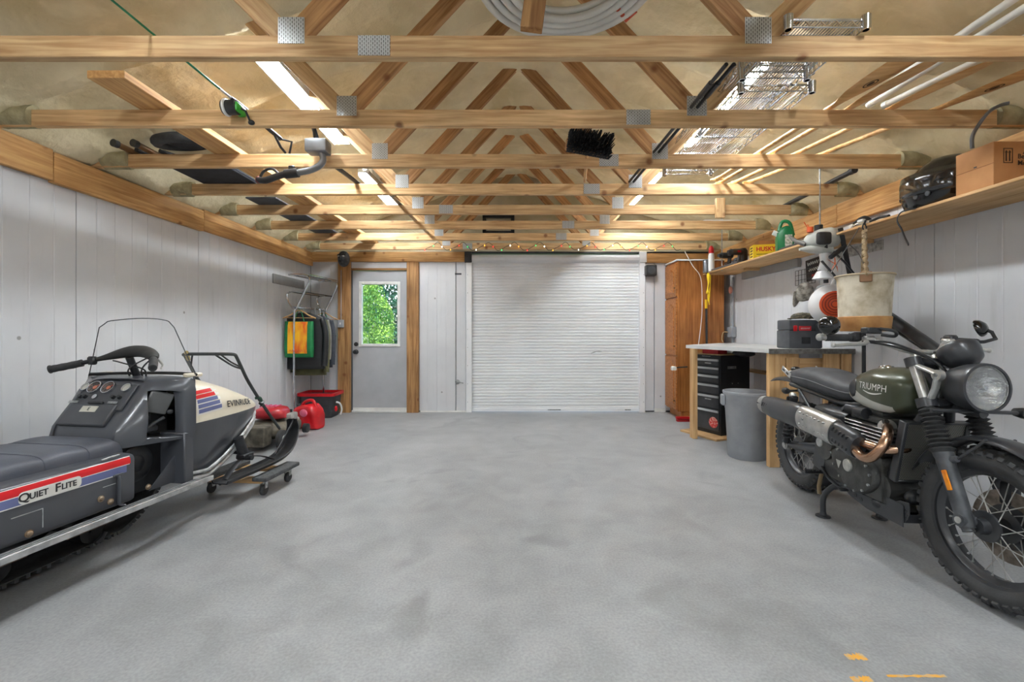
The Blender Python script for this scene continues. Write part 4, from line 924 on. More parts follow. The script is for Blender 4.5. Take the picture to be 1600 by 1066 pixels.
MB().bx(1.30, 1.42, -.2, .2, .53, .85, .01).bx(1.16, 1.42, -.17, .17, .53, .66, .01).build('engine_bay', SDARK, SB)
MB().box((1.325, -.235, .74), (.12, .015, .13), (ZR(R(-28)) @ XR(R(14)) @ YR(R(18))).to_3x3(), .01).build('engine_shroud', mat('shroud_grey', (120, 121, 122), .45, .3), SB)
MB().sphere((1.35, -.285, .685), (.018, .012, .014)).tube([(1.245, -.235, .59), (1.235, -.235, .64), (1.24, -.24, .68)], .016, 10).tube([(1.24, -.24, .6), (1.28, -.25, .63), (1.33, -.265, .655)], .01, 8).box((1.28, -.23, .60), (.07, .04, .04), None, .01).build('recoil_starter', DGREY, SB)
# --- dash
du = V((.17, 0, .218)).normalized(); dn = V((-.218, 0, .17)).normalized(); d0 = V((1.20, 0, .748))
DASH = mat('dash_black', (74, 75, 79), .5, 0, (64, 65, 69), 8)
dm = lambda y, t, h=0: d0+du*t+dn*h+V((0, y, 0))
rot = MX((V((0, 1, 0)), du, V((0, 1, 0)).cross(du))).transposed()
dp = MB().box(dm(.0, .04, .006), (.33, .165, .012), rot, .004).build('dash_panel', DASH, SB)
MB().box(dm(.015, -.075, .01), (.29, .13, .025), rot, .006).build('glovebox_lid', DASH, SB)
MB().box(dm(.012, -.003, .018), (.09, .018, .02), rot, .005).build('glovebox_latch', BLACKP, SB)
MB().box(dm(.02, -.045, .0235), (.10, .036, .003), rot).build('dash_badge', mat('badge_cream', (206, 202, 188), .35, .2), SB, 0)
text('badge_mark', 'E', .03, DGREY, SB, dm(.02, -.045, .0252), (0, -1, 0), dn, None, .0004)
for y, r_ in ((.095, .038), (.005, .038), (.155, .024), (-.115, .026)):
    gm = frame(dm(y, .095, .012), (0, -1, 0), dn)
    g = MB().lathe([(r_*.86, .004), (r_*.9, .014), (r_, .014), (r_*1.04, .006), (r_*1.04, 0)], 28, gm, cap=False).build('gauge', CHROME, dp)
    MB().lathe([(0, .005), (r_*.88, .005), (r_*.88, 0), (0, 0)], 24, gm).build('gauge_face', mat('gauge_face', (96, 84, 76), .4, 0, (40, 36, 34), 90, lo=.45, hi=.55) if r_ > .03 else mat('gauge_pale', (190, 186, 176), .4), g)
    if r_ > .03:
        MB().lathe([(0, .008), (r_*.28, .008), (r_*.3, .005)], 16, gm).build('gauge_hub', mat('gauge_hub', (196, 110, 80), .4), g); MB().box(gm @ V((.008, .008, .0065)), (.03, .002, .001), (gm.to_3x3() @ ZR(R(45)).to_3x3())).build('needle', mat('needle_red', (220, 90, 60), .4), g, 0)
for y in (.145, .115, -.07, -.11): MB().cyl(dm(y, .035, .01), dm(y, .035, .028), .012, .01, n=12).build('dash_knob', BLACKP, dp)
MB().cyl(dm(.05, .035, .01), dm(.05, .035, .022), .014, n=14).build('ignition_switch', CHROME, dp)
for y in (.16, -.09): MB().box(dm(y, -.0, .0185), (.06, .014, .002), rot).build('dash_label', STEEL, dp, 0)
# --- belly pan (black) and hood (cream)
HW = [(1.425, .372), (1.6, .368), (1.8, .345), (1.95, .305), (2.08, .255), (2.15, .21), (2.19, .15), (2.205, .06)]
ZB = [(1.425, .262), (1.56, .245), (1.70, .292), (1.85, .36), (2.0, .425), (2.1, .468), (2.16, .505), (2.205, .56)]
ZT = [(1.425, .886), (1.5, .882), (1.62, .856), (1.78, .80), (1.93, .738), (2.05, .685), (2.13, .642), (2.18, .612), (2.205, .59)]
ZS = [(1.425, .602), (1.8, .60), (2.1, .592), (2.205, .58)]
xs = [lerp(1.425, 2.205, (i/44)**.85) for i in range(45)]
lo_r, hi_r = [], []
for x in xs:
    hw = interp(HW, x)[0]; zb = interp(ZB, x)[0]; zt = interp(ZT, x)[0]; zs = interp(ZS, x)[0]
    bw = hw*.86
    lo_r.append([V((x, -hw, zs)), V((x, -(hw*.7+bw*.3), lerp(zs, zb, .4))), V((x, -bw, lerp(zs, zb, .93))), V((x, -bw*.9, zb)), V((x, 0, zb-.01)), V((x, bw*.9, zb)), V((x, bw, lerp(zs, zb, .93))), V((x, hw*.7+bw*.3, lerp(zs, zb, .4))), V((x, hw, zs))])
    rg = []
    for j in range(23):
        a = PI*j/22; c, s = math.cos(a), math.sin(a); rg.append(V((x, -math.copysign(abs(c)**.62, c)*hw, zs+(zt-zs)*abs(s)**.62)))
    hi_r.append(rg)
pan = MB().loft(lo_r, False, False).build('belly_pan', SBLK, SB, 50)
hood = MB().loft(hi_r, False, False).build('hood', SCREAM, SB, 60)
for s in (-1, 1):
    pts = [V((x, s*(interp(HW, x)[0]*.88+.006), interp(ZB, x)[0]+.004)) for x in xs]; pts[-1].y = 0
    MB().tube(pts, .016, 8).tube([p+V((.004, s*.006, .034)) for p in pts], .011, 8).build('pan_trim', MATS['worn_alloy'], SB)
    MB().tube([V((1.43, s*.366, .886-.28*k/8)) for k in range(9)], .006, 6).build('seam_trim', SBLK, SB)
n_h = V((0, -1, .25)).normalized()
def hb_(name, x0, x1, f0, f1, mt): return sb(name, x0, x1, f0, f1, mt, hood, n_h, .0014, 2, 8, -.35)
for i, (c, zz) in enumerate(((SRED, .768), (SRED, .739), (SBLUE, .709), (SBLUE, .678), (SBLUE, .647))):
    x0, x1 = 1.452+.002*i, 1.60+.012*i
    if i == 0: xs2 = [lerp(1.447, 1.65, k/8) for k in range(9)]; band('stripe_ground', [(x, -.35, .638+.045*(x-1.44)) for x in xs2], [(x, -.35, .80+.06*(x-1.44)) for x in xs2], SWHT, hood, hood, n_h, .0008, 6)
    hb_('stripe', x0, x1, lambda x: zz+.06*(x-1.44), lambda x: zz+.024+.06*(x-1.44), c)
text('hood_lettering', 'EVINRUDE', .058, SINK, hood, (1.845, -.33, .662), (1, 0, -.03), n_h, hood, .0045, bold=.0008, space=1.03, sx=1.08)
# --- windscreen
def wsp(u, v):
    base = V((1.44+.10*(1-u*u)+.035*u, -.335*u, .888)); top = V((1.40+.05*(1-u*u)+.02*u, -.225*u, 1.234-.025*u*u)); e = 1-.10*max(0, abs(u)-.85)/.15*v**3
    return base.lerp(top, v*e)
ACRYL = mat('acrylic', (235, 238, 240), .04, 0, (230, 233, 236), 1, alpha=.15)
nu, nv = 28, 8
MB().loft([[wsp(-1+2*i/nu, j/nv) for i in range(nu+1)] for j in range(nv+1)], False, False).build('windscreen', ACRYL, SB, 80)
edge = [wsp(-1, j/8) for j in range(8)]+[wsp(-1+2*i/nu, 1) for i in range(nu+1)]+[wsp(1, j/8) for j in range(7, -1, -1)]
MB().tube(edge, .0028, 6).build('windscreen_edge', DGREY, SB)
MB().tube([wsp(-1+2*i/nu, 0)+V((0, 0, .002)) for i in range(nu+1)], .010, 8).build('windscreen_gasket', SDARK, SB)
for s in (-1, 1): MB().box((1.48, s*.31, .888), (.09, .05, .022), ZR(R(s*22)).to_3x3(), .006).build('windscreen_clip', SCREAM, SB)
# --- handlebar
hp = spline([(1.232, .375, .935), (1.29, .27, .962), (1.345, .14, 1.0), (1.37, .02, 1.03), (1.36, -.09, 1.035), (1.325, -.19, 1.015), (1.265, -.265, .982), (1.195, -.335, .952)], 6)
MB().tube(hp, .0125, 10).build('handlebar', BLACKM, SB)
MB().tube(hp[10:34], [.017, .02, .024, .028, .032, .036, .039, .042, .044, .046, .046, .046, .046, .046, .045, .044, .043, .041, .039, .037, .035, .032, .028, .022], 14, flat=.75).build('bar_pad', mat('pad_black', (50, 49, 47), .65, 0, (40, 39, 38), 20), SB)
for seg in (hp[0:8], hp[-9:]):
    k = len(seg); MB().tube(seg, [.020+.0015*(i % 2) for i in range(k)], 14).build('grip', RUBBER, SB)
MB().cyl(hp[0], hp[0]+(hp[0]-hp[1]).normalized()*.006, .024, n=16).build('grip_flange', RUBBER, SB)
MB().box(hp[9], (.03, .05, .05), None, .008).build('kill_switch', BLACKP, SB)
MB().tube([(1.36, 0, 1.0), (1.40, 0, .9), (1.43, 0, .84)], .02, 12).build('steering_post', BLACKM, SB)
m = MB()
for a in ([(1.30, -.22, 1.0), (1.34, -.12, .95), (1.38, -.06, .91), (1.4, -.05, .88)], [(1.31, -.2, 1.01), (1.32, -.08, .96), (1.37, .02, .92), (1.39, .03, .88)], [(1.35, .1, .98), (1.33, 0, .965), (1.34, -.12, .93), (1.39, -.08, .88)]): m.tube(spline(a, 6), .0045, 6)
m.build('control_cable', BLACKP, SB)
MB().tube(spline([hp[-12]+V((.02, 0, -.01)), hp[-6]+V((.045, -.01, -.012)), hp[-2]+V((.05, -.0, -.01))], 5), .006, 8).build('brake_lever', ALLOY, SB)
# --- track, bogies, runner on a board
m = MB(); loop = [(1.36, .24), (1.20, .10), (1.02, .075), (.4, .06), (-.4, .055), (-.56, .08), (-.62, .16), (-.56, .22), (1.0, .25), (1.30, .30)]
lp = spline([(a, 0, b) for a, b in loop], 8, True); k = len(lp)
out = [[V((p.x, y, p.z)) for p in lp] for y in (-.2, .2)]
ctr = V((.4, 0, .17))
inn = [[V((p.x, y, p.z)) + (ctr-V((p.x, 0, p.z))).normalized()*.014 for p in lp] for y in (-.2, .2)]
m.loft([out[0], out[1], inn[1], inn[0]], False, True, True)
tr = m.build('track', RUBBER, SB, 50)
m = MB()
for i in range(0, k, 1):
    p = lp[i]; q = lp[(i+1) % k]; t = (q-p).normalized(); nn = V((t.z, 0, -t.x)); L_ = (q-p).length
    for e in range(max(1, round(L_/.05))):
        c = p.lerp(q, (e+.5)/max(1, round(L_/.05))); 
        if nn.dot(c-ctr) < 0: nn = -nn
        m.box(c+nn*.008, (.016, .40, .018), MX((t, V((0, 1, 0)), nn)).transposed(), 0)
tag(m.build('track_lugs', RUBBER, tr, 0), kind='stuff')
for x in (.15, .62, 1.0, -.3):
    MB().cyl((x, -.19, .135), (x, -.12, .135), .055, n=22).cyl((x, .12, .135), (x, .19, .135), .055, n=22).cyl((x, -.2, .135), (x, .2, .135), .012, n=8).build('bogie_wheel', SDARK, SB)
    MB().bx(x-.13, x+.1, -.215, -.205, .15, .19, .004).build('bogie_bracket', mat('rust_steel', (128, 112, 98), .6, .5, (90, 70, 56), 20), SB)
MB().tube([(1.0, -.212, .075), (1.03, -.214, .09), (1.045, -.214, .115)], .012, 8).build('track_guide', BLACKM, SB)
# --- skis
for s in (-1, 1):
    y = s*.37
    path = spline([(1.62, 0, .172), (1.9, 0, .168), (2.15, 0, .176), (2.28, 0, .215), (2.355, 0, .29), (2.385, 0, .38), (2.37, 0, .45)], 6); rings = []
    for i, p in enumerate(path):
        t = i/(len(path)-1); wd = .062*(1-.25*max(0, t-.6)/.4); a = path[max(0, i-1)]; b = path[min(len(path)-1, i+1)]; d = (b-a).normalized(); u = V((-d.z, 0, d.x))
        rings.append([p+V((0, y+q*wd, 0))+u*h for q, h in ((-1, .022), (-.82, .0), (-.2, 0), (0, -.008), (.2, 0), (.82, 0), (1, .022), (.9, .024), (.74, .006), (-.74, .006), (-.9, .024))])
    sk_ = MB().loft(rings).build('ski', BLACKM, SB, 30)
    MB().tube([p+V((0, y+s*-.0, -.009)) for p in path[2:20]], .006, 6).build('ski_runner', STEEL, sk_)
    MB().tube(spline([(1.66, y, .19), (1.74, y, .25), (1.85, y, .285), (2.0, y, .25), (2.12, y, .195)], 6), .022, 8, flat=.25).build('leaf_spring', mat('spring_steel', (70, 70, 72), .5, .6), SB)
    MB().tube([(1.80, y-s*.02, .43), (1.84, y, .29)], .032, 14).cyl((1.84, y-.055, .285), (1.84, y+.055, .285), .018, n=12).box((1.84, y, .30), (.09, .07, .03), None, .006).build('ski_leg', BLACKM, SB)
    MB().tube([(1.84, y, .31), (1.83, s*.15, .33)], .011, 8).build('tie_rod', BLACKM, SB)
    MB().tube([(2.37, y, .44), (2.34, y, .40), (2.15, y, .22)], .008, 8).build('ski_loop', BLACKM, sk_)
# board under the track
bo = board('plank_offcut', P(0, 905, 1.0)*0+V((-2.475, 1.0, .0165)), V((-2.475, 2.2, .0165)), .24, .032, W_PLY, None, up=(1, 0, 0)); tag(bo, 'pale wooden board lying under the snowmobile track', 'plank')
# dolly under the right ski
DL = thing('furniture_dolly', 'low wooden dolly with carpeted rails and black casters under the snowmobile ski', 'dolly', (-1.94, 3.30, 0), R(-6))
CARP = mat('carpet_grey', (92, 94, 96), .95, 0, (74, 76, 78), 60, bump=.4, bs=300)
for x in (-.205, .205): MB().box((x, 0, .125), (.11, .40, .03), None, .008, 2).build('rail', CARP, DL)
for y in (-.13, .13): board('slat', (-.2, y, .10), (.2, y, .10), .09, .022, W_PLY, DL, up=(0, 1, 0))
for x in (-.2, .2):
    for y in (-.14, .14):
        c = MB().box((x, y, .105), (.06, .05, .006)).box((x-.018, y, .077), (.004, .03, .055)).box((x+.018, y, .077), (.004, .03, .055)).build('caster_fork', STEEL, DL, 0)
        MB().lathe([(.008, -.014), (.03, -.014), (.037, -.008), (.037, .008), (.03, .014), (.008, .014)], 20, TR(x, y, .037) @ YR(PI/2)).build('caster_wheel', RUBBER, c)
# ================================================================ right side: shelf, cabinet, bench and what they carry
SH = thing('wall_shelf', 'long plywood shelf along the right wall under the trusses', 'shelf', (2.71, 0, 1.90))
o = board('shelf_board', (0, -1.4, .009), (0, 5.85, .009), .42, .018, W_PLY, SH, up=(1, 0, 0))
for y in (.2, 1.9, 3.6, 5.2): MB().bx(.0, .2, y-.02, y+.02, -.03, 0, .002).build('shelf_cleat', W_PLY, SH, 0)
MB().bx(.17, .21, 4.5, 5.6, -.09, 0, .003).build('back_cleat', mat('grey_board', (150, 150, 150), .7), SH, 0)
ZS_ = 1.918
def SP(px, x): """point on the shelf top at photo column px and room X"""; return V((x, x*695/(px-801), ZS_))
# --- oak cabinet
CB = thing('oak_cabinet', 'tall oak pantry cabinet in the far right corner', 'cabinet', (2.20, 5.93, 0))
MB().bx(.0, .62, .0, .44, .09, 2.10, .002).bx(.05, .62, .01, .43, 0, .09).build('carcass', W_OAK, CB, 0).data.materials
for o_ in [c for c in bpy.data.objects if c.parent == CB]: o_.data.transform(TR(-.31, -.22, -1.05)); o_.data.transform(YR(PI/2)); o_.matrix_basis = TR(.31, .22, 1.05) @ YR(-PI/2)
def oak_door(z0, z1, arch):
    d = MB().bx(-.02, 0, .01, .43, z0, z1, .004).build('door', W_OAK, CB, 0); h = z1-z0
    top = [(y, z1-.06+(.025*math.cos((y-.22)/.15*PI)-.025 if arch else 0)) for y in [lerp(.075, .365, i/12) for i in range(13)]]
    poly = [(.365, z0+.06), (.075, z0+.06)]+top
    MB().loft([[(-.0205, y, z) for y, z in poly], [(-.03, .22+(y-.22)*.9, (z0+z1)/2+(z-(z0+z1)/2)*.93) for y, z in poly]]).build('raised_panel', W_OAK, d, 0)
    MB().sphere((-.032, .04, z0+.12 if arch else z1-.12), (.014, .012, .012)).build('knob', mat('brass_dark', (120, 90, 60), .4, .6), d)
    for o_ in (d, *[c for c in bpy.data.objects if c.parent == d]): pass
oak_door(1.62, 2.07, True); oak_door(.84, 1.60, True); oak_door(.11, .82, True)
MB().bx(-.02, .62, -.02, .45, 2.10, 2.12, .003).build('top_board', WHITEP, CB, 0)
# --- work bench (trapezoid top)
WB = thing('workbench', 'plywood workbench with a white laminate top against the right wall', 'workbench', (2.3, 4.5, 0))
top = [(1.92, 4.93), (2.17, 3.77), (2.90, 3.77), (2.90, 5.85), (2.66, 5.75)]
MB().prism([(x-2.3, y-4.5) for x, y in top], .035, TR(0, 0, .972)).build('bench_top', mat('laminate', (206, 207, 206), .35, 0, (190, 191, 190), 5), WB, 0)
MB().bx(2.17-2.3, .6, 3.762-4.5, 3.772-4.5, .965, 1.008).build('edge_strip', mat('worn_edge', (120, 118, 114), .6, 0, (90, 86, 80), 40), WB, 0)
bd_ = lambda n, a, b, w_, t, up: board(n, V(a)-V((2.3, 4.5, 0)), V(b)-V((2.3, 4.5, 0)), w_, t, W_PLY, WB, up)
bd_('leg', (2.225, 3.80, 0), (2.225, 3.80, .97), .09, .05, (1, 0, 0))
bd_('leg', (1.965, 4.83, 0), (1.965, 4.83, .97), .05, .09, (1, 0, 0))
bd_('leg', (2.85, 3.82, 0), (2.85, 3.82, .97), .09, .05, (1, 0, 0))
bd_('end_panel', (2.35, 3.83, .50), (2.35, 3.83, .965), .22, .018, (1, 0, 0))
bd_('end_panel', (2.40, 3.815, .62), (2.40, 3.815, .93), .12, .018, (1, 0, 0))
bd_('apron', (2.27, 3.84, .84), (2.86, 3.84, .84), .17, .02, (0, 0, 1))
bd_('end_panel', (2.72, 3.80, .10), (2.72, 3.80, .965), .14, .018, (1, 0, 0))
bd_('base_board', (2.12, 5.22, .012), (2.32, 4.74, .012), .40, .024, (1, .43, 0))
bd_('shelf_slat', (2.80, 4.0, .70), (2.80, 5.4, .70), .18, .018, (1, 0, 0))
# --- tool chest, six drawers
TC = thing('tool_chest', 'black steel tool chest with six drawers under the workbench', 'tool chest', (2.25, 4.81, .026), R(23.5))
CHB = mat('chest_black', (44, 45, 47), .35, .1, (36, 37, 39), 6); CHF = mat('chest_front', (66, 67, 70), .4, .1, (54, 55, 58), 8)
# local: front faces -x, width along y 0..0.56, depth along +x
MB().bx(0.006, .44, 0, .42, 0, .87, .006).build('body', CHB, TC, 0)
MB().bx(-.004, .42, 0, .42, .87, .88).build('lid_mat', W_PLY, TC, 0)
zz = [.835, .745, .655, .555, .435, .275, .03]
for i in range(6):
    dr = MB().bx(-.008, .006, .02, .40, zz[i+1]+.012, zz[i]-.006, .003).build('drawer', CHF, TC, 0)
    MB().bx(-.022, -.006, .02, .40, zz[i]-.034, zz[i]-.01, .005, 2).build('drawer_pull', mat('pull_grey', (196, 198, 200), .35, .2), dr)
    MB().bx(-.009, -.0075, .12, .21, zz[i]-.062, zz[i]-.05).build('drawer_label', STEEL, dr, 0) if i in (0, 4) else None
squiggle('chest_script', TC, (.0045, .20, .853), (0, -1, 0), (-1, 0, 0), .12, .008, PRINTW, 5)
MB().bx(.0, .44, -.002, 0, .0, .87).build('side_skin', CHB, TC, 0)
MB().lathe([(0, 0), (.06, 0), (.06, .0012), (0, .0012)], 28, TR(-.0085, .09, .13) @ YR(-PI/2)).build('round_sticker', mat('sticker_red', (214, 70, 66), .5, 0, (236, 180, 170), 60, lo=.42, hi=.5), TC, 0)
MB().bx(-.009, -.008, .33, .36, .30, .38).build('paper_sticker', WHITEP, TC, 0)
MB().bx(.10, .23, -.0035, -.002, .72, .75).build('side_label', STEEL, TC, 0)
m = MB()
for x, z in ((.17, .56), (.26, .56), (.13, .35), (.22, .33), (.16, .07), (.2, .07), (.24, .07)): m.cyl((x, 0, z), (x, -.005, z), .007, n=8)
tag(m.build('rivets', STEEL, TC, 0), kind='stuff')
# things on top of the chest under the bench
tag(MB().box((2.27, 5.0, .932), (.14, .22, .05), ZR(R(23)).to_3x3(), .004).build('red_case', REDP, None, 0), 'flat red case on top of the black tool chest', 'case')
random.seed(4)
m = MB(); rings = []
for i in range(13):
    a = PI*i/12; rings.append([V((2.46+.11*math.sin(a)*math.cos(t)*(1+.12*math.sin(3*t+i)), 4.72+.10*math.sin(a)*math.sin(t), .885+.055*(1-math.cos(a))*.8)) for t in [2*PI*k/20 for k in range(20)]])
tag(m.loft(rings).build('black_bag', mat('bag_nylon', (40, 41, 43), .55, 0, (28, 29, 31), 14, bump=.4, bs=30), None, 60), 'crumpled black bag sagging over the edge of the tool chest', 'bag')
# --- shop vacuum behind the bin
VC = thing('shop_vacuum', 'black shop vacuum with ribbed hose on the floor beside the tool chest', 'vacuum', (2.62, 4.45, 0))
MB().lathe([(.12, .05), (.17, .06), (.18, .2), (.18, .34), (.165, .36), (.17, .40), (.15, .47), (.08, .51), (0, .515)], 26).build('tank', BLACKP, VC)
for a in range(4): MB().sphere((.14*math.cos(a*PI/2+.6), .14*math.sin(a*PI/2+.6), .03), (.03, .03, .03), 10, 6).build('caster', BLACKP, VC)
hz_ = spline([(-.14, -.05, .34), (-.24, -.08, .40), (-.33, -.1, .36), (-.34, -.13, .28), (-.26, -.18, .22), (-.16, -.2, .20)], 10)
MB().tube(hz_, [.035+.003*(i % 2) for i in range(len(hz_))], 12).build('hose', BLACKP, VC)
MB().tube([(-.33, -.12, .33), (-.20, -.2, .20)], .018, 10).build('wand', BLACKP, VC)
MB().tube(spline([(-.1, -.2, .1), (-.25, -.25, .1), (-.30, -.24, .04), (-.2, -.22, .012), (-.1, -.2, .012)], 8), .006, 6).build('power_cord', BLACKP, VC)
# --- grey bin
BN = thing('trash_bin', 'round grey plastic bin standing before the workbench leg', 'bin', (2.16, 4.10, 0))
MB().lathe([(0, .0), (.155, .0), (.16, .01), (.183, .44), (.187, .445), (.192, .56), (.2, .575), (.205, .59), (.205, .605), (.197, .607), (.19, .595), (.182, .45), (.15, .02), (0, .018)], 44).build('bin_body', GREYP, BN)
MB().box((-.195, .06, .52), (.03, .10, .10), ZR(R(-15)).to_3x3(), .012, 2).build('bin_handle', GREYP, BN)
# --- dustpan and brush by the cabinet
DP = thing('hand_brush', 'red hand brush lying on the floor before the oak cabinet', 'brush', (2.23, 5.72, 0))
MB().bx(-.13, .13, -.03, .03, .03, .062, .01, 2).build('brush_back', REDP, DP); MB().bx(-.12, .12, -.025, .025, .0, .03, .003).build('bristles', mat('bristle_red', (176, 30, 36), .8), DP, 0)
# --- broom with yellow end standing against the cabinet
BM = thing('broom', 'black handled broom with a yellow end leaning on the oak cabinet', 'broom', (2.54, 5.80, 0))
MB().cyl((0, 0, .10), (.02, .08, 1.46), .014, n=12).build('handle', BLACKP, BM); MB().cyl((.02, .08, 1.46), (.0205, .083, 1.58), .018, n=12).build('end_cap', mat('cap_yellow', (236, 190, 30), .4), BM)
MB().bx(-.12, .12, -.025, .025, .0, .10, .01).build('head', BLACKP, BM)
# clamp with white jaw poking out behind the bench leg
CLp = thing('spring_clamp', 'small black clamp with a white pad sticking out beyond the workbench leg', 'clamp', (1.93, 4.99, .76))
MB().cyl((.03, 0, .0), (-.10, .0, -.01), .008, n=8).build('rod', BLACKM, CLp); MB().box((-.125, 0, -.018), (.06, .05, .045), None, .012, 2).build('pad', WHITEP, CLp)
# --- black tool box with red badge
TB = thing('tool_case', 'dark grey plastic tool case with red label on the workbench', 'tool box', (2.55, 3.96, 1.007), R(2))
MB().bx(-.15, .15, -.09, .09, 0, .16, .012, 2).bx(-.147, .147, -.088, .088, .16, .25, .012, 2).build('case_body', mat('case_grey', (78, 80, 85), .5, 0, (68, 70, 74), 14), TB)
MB().bx(-.15, .15, -.0915, -.09, .155, .16).build('lid_seam', BLACKP, TB, 0)
MB().bx(-.065, .045, -.094, -.088, .155, .195, .002).build('red_label', mat('label_red', (226, 50, 60), .45), TB, 0)
squiggle('label_script', TB, (-.01, -.094, .175), (1, 0, 0), NR, .08, .018, PRINTW, 3, .0016)
MB().bx(-.115, -.08, -.098, -.088, .15, .20, .006).build('latch', REDP, TB, 0); MB().bx(.08, .12, -.098, -.088, .15, .22, .006).build('latch', BLACKP, TB, 0)
MB().bx(-.04, .04, -.094, -.088, .04, .1, .004).build('handle_recess', BLACKP, TB, 0)
# camouflage cap on the tool case
CAP2 = mat('camo', (112, 104, 84), .8, 0, (64, 60, 48), 30, lo=.46, hi=.54)
def cap(name, label, loc, rz, mt, brim=True):
    t = thing(name, label, 'cap', loc, rz)
    MB().lathe([(.088, 0), (.092, .02), (.088, .05), (.07, .085), (.035, .105), (0, .11)], 24, cap=False).build('crown', mt, t, 80, solid=.003)
    br_ = [[V((.085*math.cos(a)+d*.075*math.cos(a)*math.cos(a), .088*math.sin(a)*(1+.05*d), .006-.02*d*math.sin(a)**2)) for a in [R(-75+150*k/12) for k in range(13)]] for d in (0, .5, 1)]
    MB().loft(br_, False, False).build('brim', mt, t, 60, solid=.004)
    MB().sphere((0, 0, .111), (.008, .008, .005), 8, 5).build('button', mt, t); return t
cap('flat_cap', 'camouflage cap lying on the dark grey tool case', (2.58, 3.96, 1.268), R(200), CAP2).scale = (1, 1, .5)
c_ = cap('ball_cap', 'grey ball cap hanging on the right wall above the workbench', (2.86, 4.30, 1.53), 0, mat('cap_grey', (170, 164, 154), .85, 0, (104, 98, 90), 22, lo=.4, hi=.6))
c_.rotation_euler = (R(35), R(112), R(-20)); c_.location = (2.80, 4.33, 1.545); MB().cyl((.01, 0, .12), (.0, 0, .10), .006, n=6).build('hook', STEEL, c_)
# --- leaf blower on the wall
LB = thing('backpack_blower', 'white backpack leaf blower with an orange round grille hanging on the right wall', 'leaf blower', (2.60, 3.62, 1.15))
BLW = mat('blower_white', (224, 225, 226), .38, 0, (208, 209, 210), 6)
m = MB(); prf = [(0, -.11), (.09, -.11), (.155, -.085), (.165, -.03), (.15, .03), (.10, .07), (0, .085)]
LM = TR(-.03, -.05, .22) @ ZR(R(-26)) @ XR(PI/2)
m.lathe([(r_, z) for r_, z in prf], 40, LM).build('fan_housing', BLW, LB)
MB().tube(spline([(-.02, -.02, .36), (.02, -.01, .42), (.06, .0, .44), (.1, .0, .40)], 6), .018, 10).build('carry_handle', BLW, LB)
OR = mat('blower_orange', (226, 92, 40), .45, 0, (206, 70, 26), 10)
GM2 = LM @ TR(0, 0, .068) @ MX.Diagonal((1, 1, 1, 1))
g = MB().lathe([(0, .0), (.10, -.01), (.104, .012), (.0, .024)], 36, GM2).build('grille', OR, LB)
for r_ in (.025, .045, .065, .085): MB().torus(GM2 @ V((0, 0, .0235-.0)), r_, .0045, GM2.to_3x3() @ V((0, 0, 1)), 32, 6).build('grille_ring', mat('grille_dark', (150, 48, 20), .6), g)
MB().bx(-.0, .24, .02, .22, .12, .40, .03, 2).build('engine_cover', mat('blower_grey', (150, 152, 154), .5), LB)
text('blower_mark', '50.', .05, BLACKP, LB, LM @ V((.05, .118, .07)), LM.to_3x3() @ V((1, 0, 0)), LM.to_3x3() @ V((0, 0, 1)), None, .006, shear=.2)
MB().tube([P(1388, 495, 3.3)-V((2.60, 3.62, 1.15)), P(1400, 503, 3.2)-V((2.60, 3.62, 1.15)), P(1475, 556, 2.75)-V((2.60, 3.62, 1.15))], .038, 18).build('blower_tube', BLACKP, LB)
MB().tube([P(1392, 512, 3.32)-V((2.60, 3.62, 1.15)), P(1470, 562, 2.8)-V((2.60, 3.62, 1.15))], .012, 10).build('control_arm', BLACKP, LB)
for a in ([(-.05, .0, .40), (-.14, -.12, .62), (-.20, -.2, .72)], [(.15, -.02, .36), (.0, -.15, .60), (-.08, -.2, .80)]):
    MB().tube([V(q) for q in a], .017, 8, flat=.2).build('shoulder_strap', BLACKP, LB)
MB().cyl((.14, -.15, .10), (.14, -.15, -.9), .014, n=10).build('support_rod', BLACKM, LB)
# --- string trimmer hanging from the shelf edge
TM = thing('string_trimmer', 'string trimmer with a pale engine head resting on the shelf edge', 'trimmer', (2.44, 3.52, 1.875))
TMW = mat('trimmer_white', (196, 198, 192), .45, 0, (170, 172, 166), 12)
MB().loft([sring(x, *interp([(-.13, .02, -.02, .01), (-.10, .05, -.05, .05), (-.03, .085, -.07, .085), (.05, .09, -.07, .10), (.11, .07, -.05, .08), (.13, .03, -.02, .04)], x), 18, 3) for x in [lerp(-.13, .13, i/12) for i in range(13)]]).build('engine_shroud', TMW, TM, 60)
MB().box((-.035, -.082, .0), (.105, .05, .10), None, .02, 2).build('air_filter_cover', BLACKP, TM)
MB().cyl((-.02, 0, .07), (-.02, 0, .12), .03, n=14).build('fuel_cap', BLACKP, TM)
MB().cyl((-.10, -.02, .06), (-.10, -.02, .10), .022, n=12).build('primer', mat('orange_part', (226, 92, 40), .45), TM)
MB().loft([sring(x, *interp([(-.17, .01, -.08, -.06), (-.06, .05, -.10, -.03), (.06, .06, -.11, -.05)], x), 14, 3) for x in (-.17, -.12, -.06, 0, .06)]).build('recoil_cover', TMW, TM, 60)
MB().box((.09, -.06, -.10), (.16, .03, .03), YR(R(-38)).to_3x3(), .006).build('trigger_grip', BLACKP, TM)
MB().tube([(-.12, 0, -.03), (-.16, .05, .0), (-.14, .16, .062)], [.02, .016, .013], 10).build('drive_shaft', mat('shaft_grey', (110, 108, 104), .5, .4), TM)
MB().tube([(.03, .0, -.09), (.05, .02, -.17), (.03, .03, -.24)], [.04, .037, .034], 14).build('white_chute', BLW, TM)
MB().cyl((.03, .03, -.24), (.03, .03, -.30), .036, .07, n=14).build('chute_lip', BLW, TM)
MB().tube([(-.03, -.05, -.17), (.06, -.06, -.28), (.10, -.06, -.35)], .016, 8, flat=.35).build('strap', BLACKP, TM)
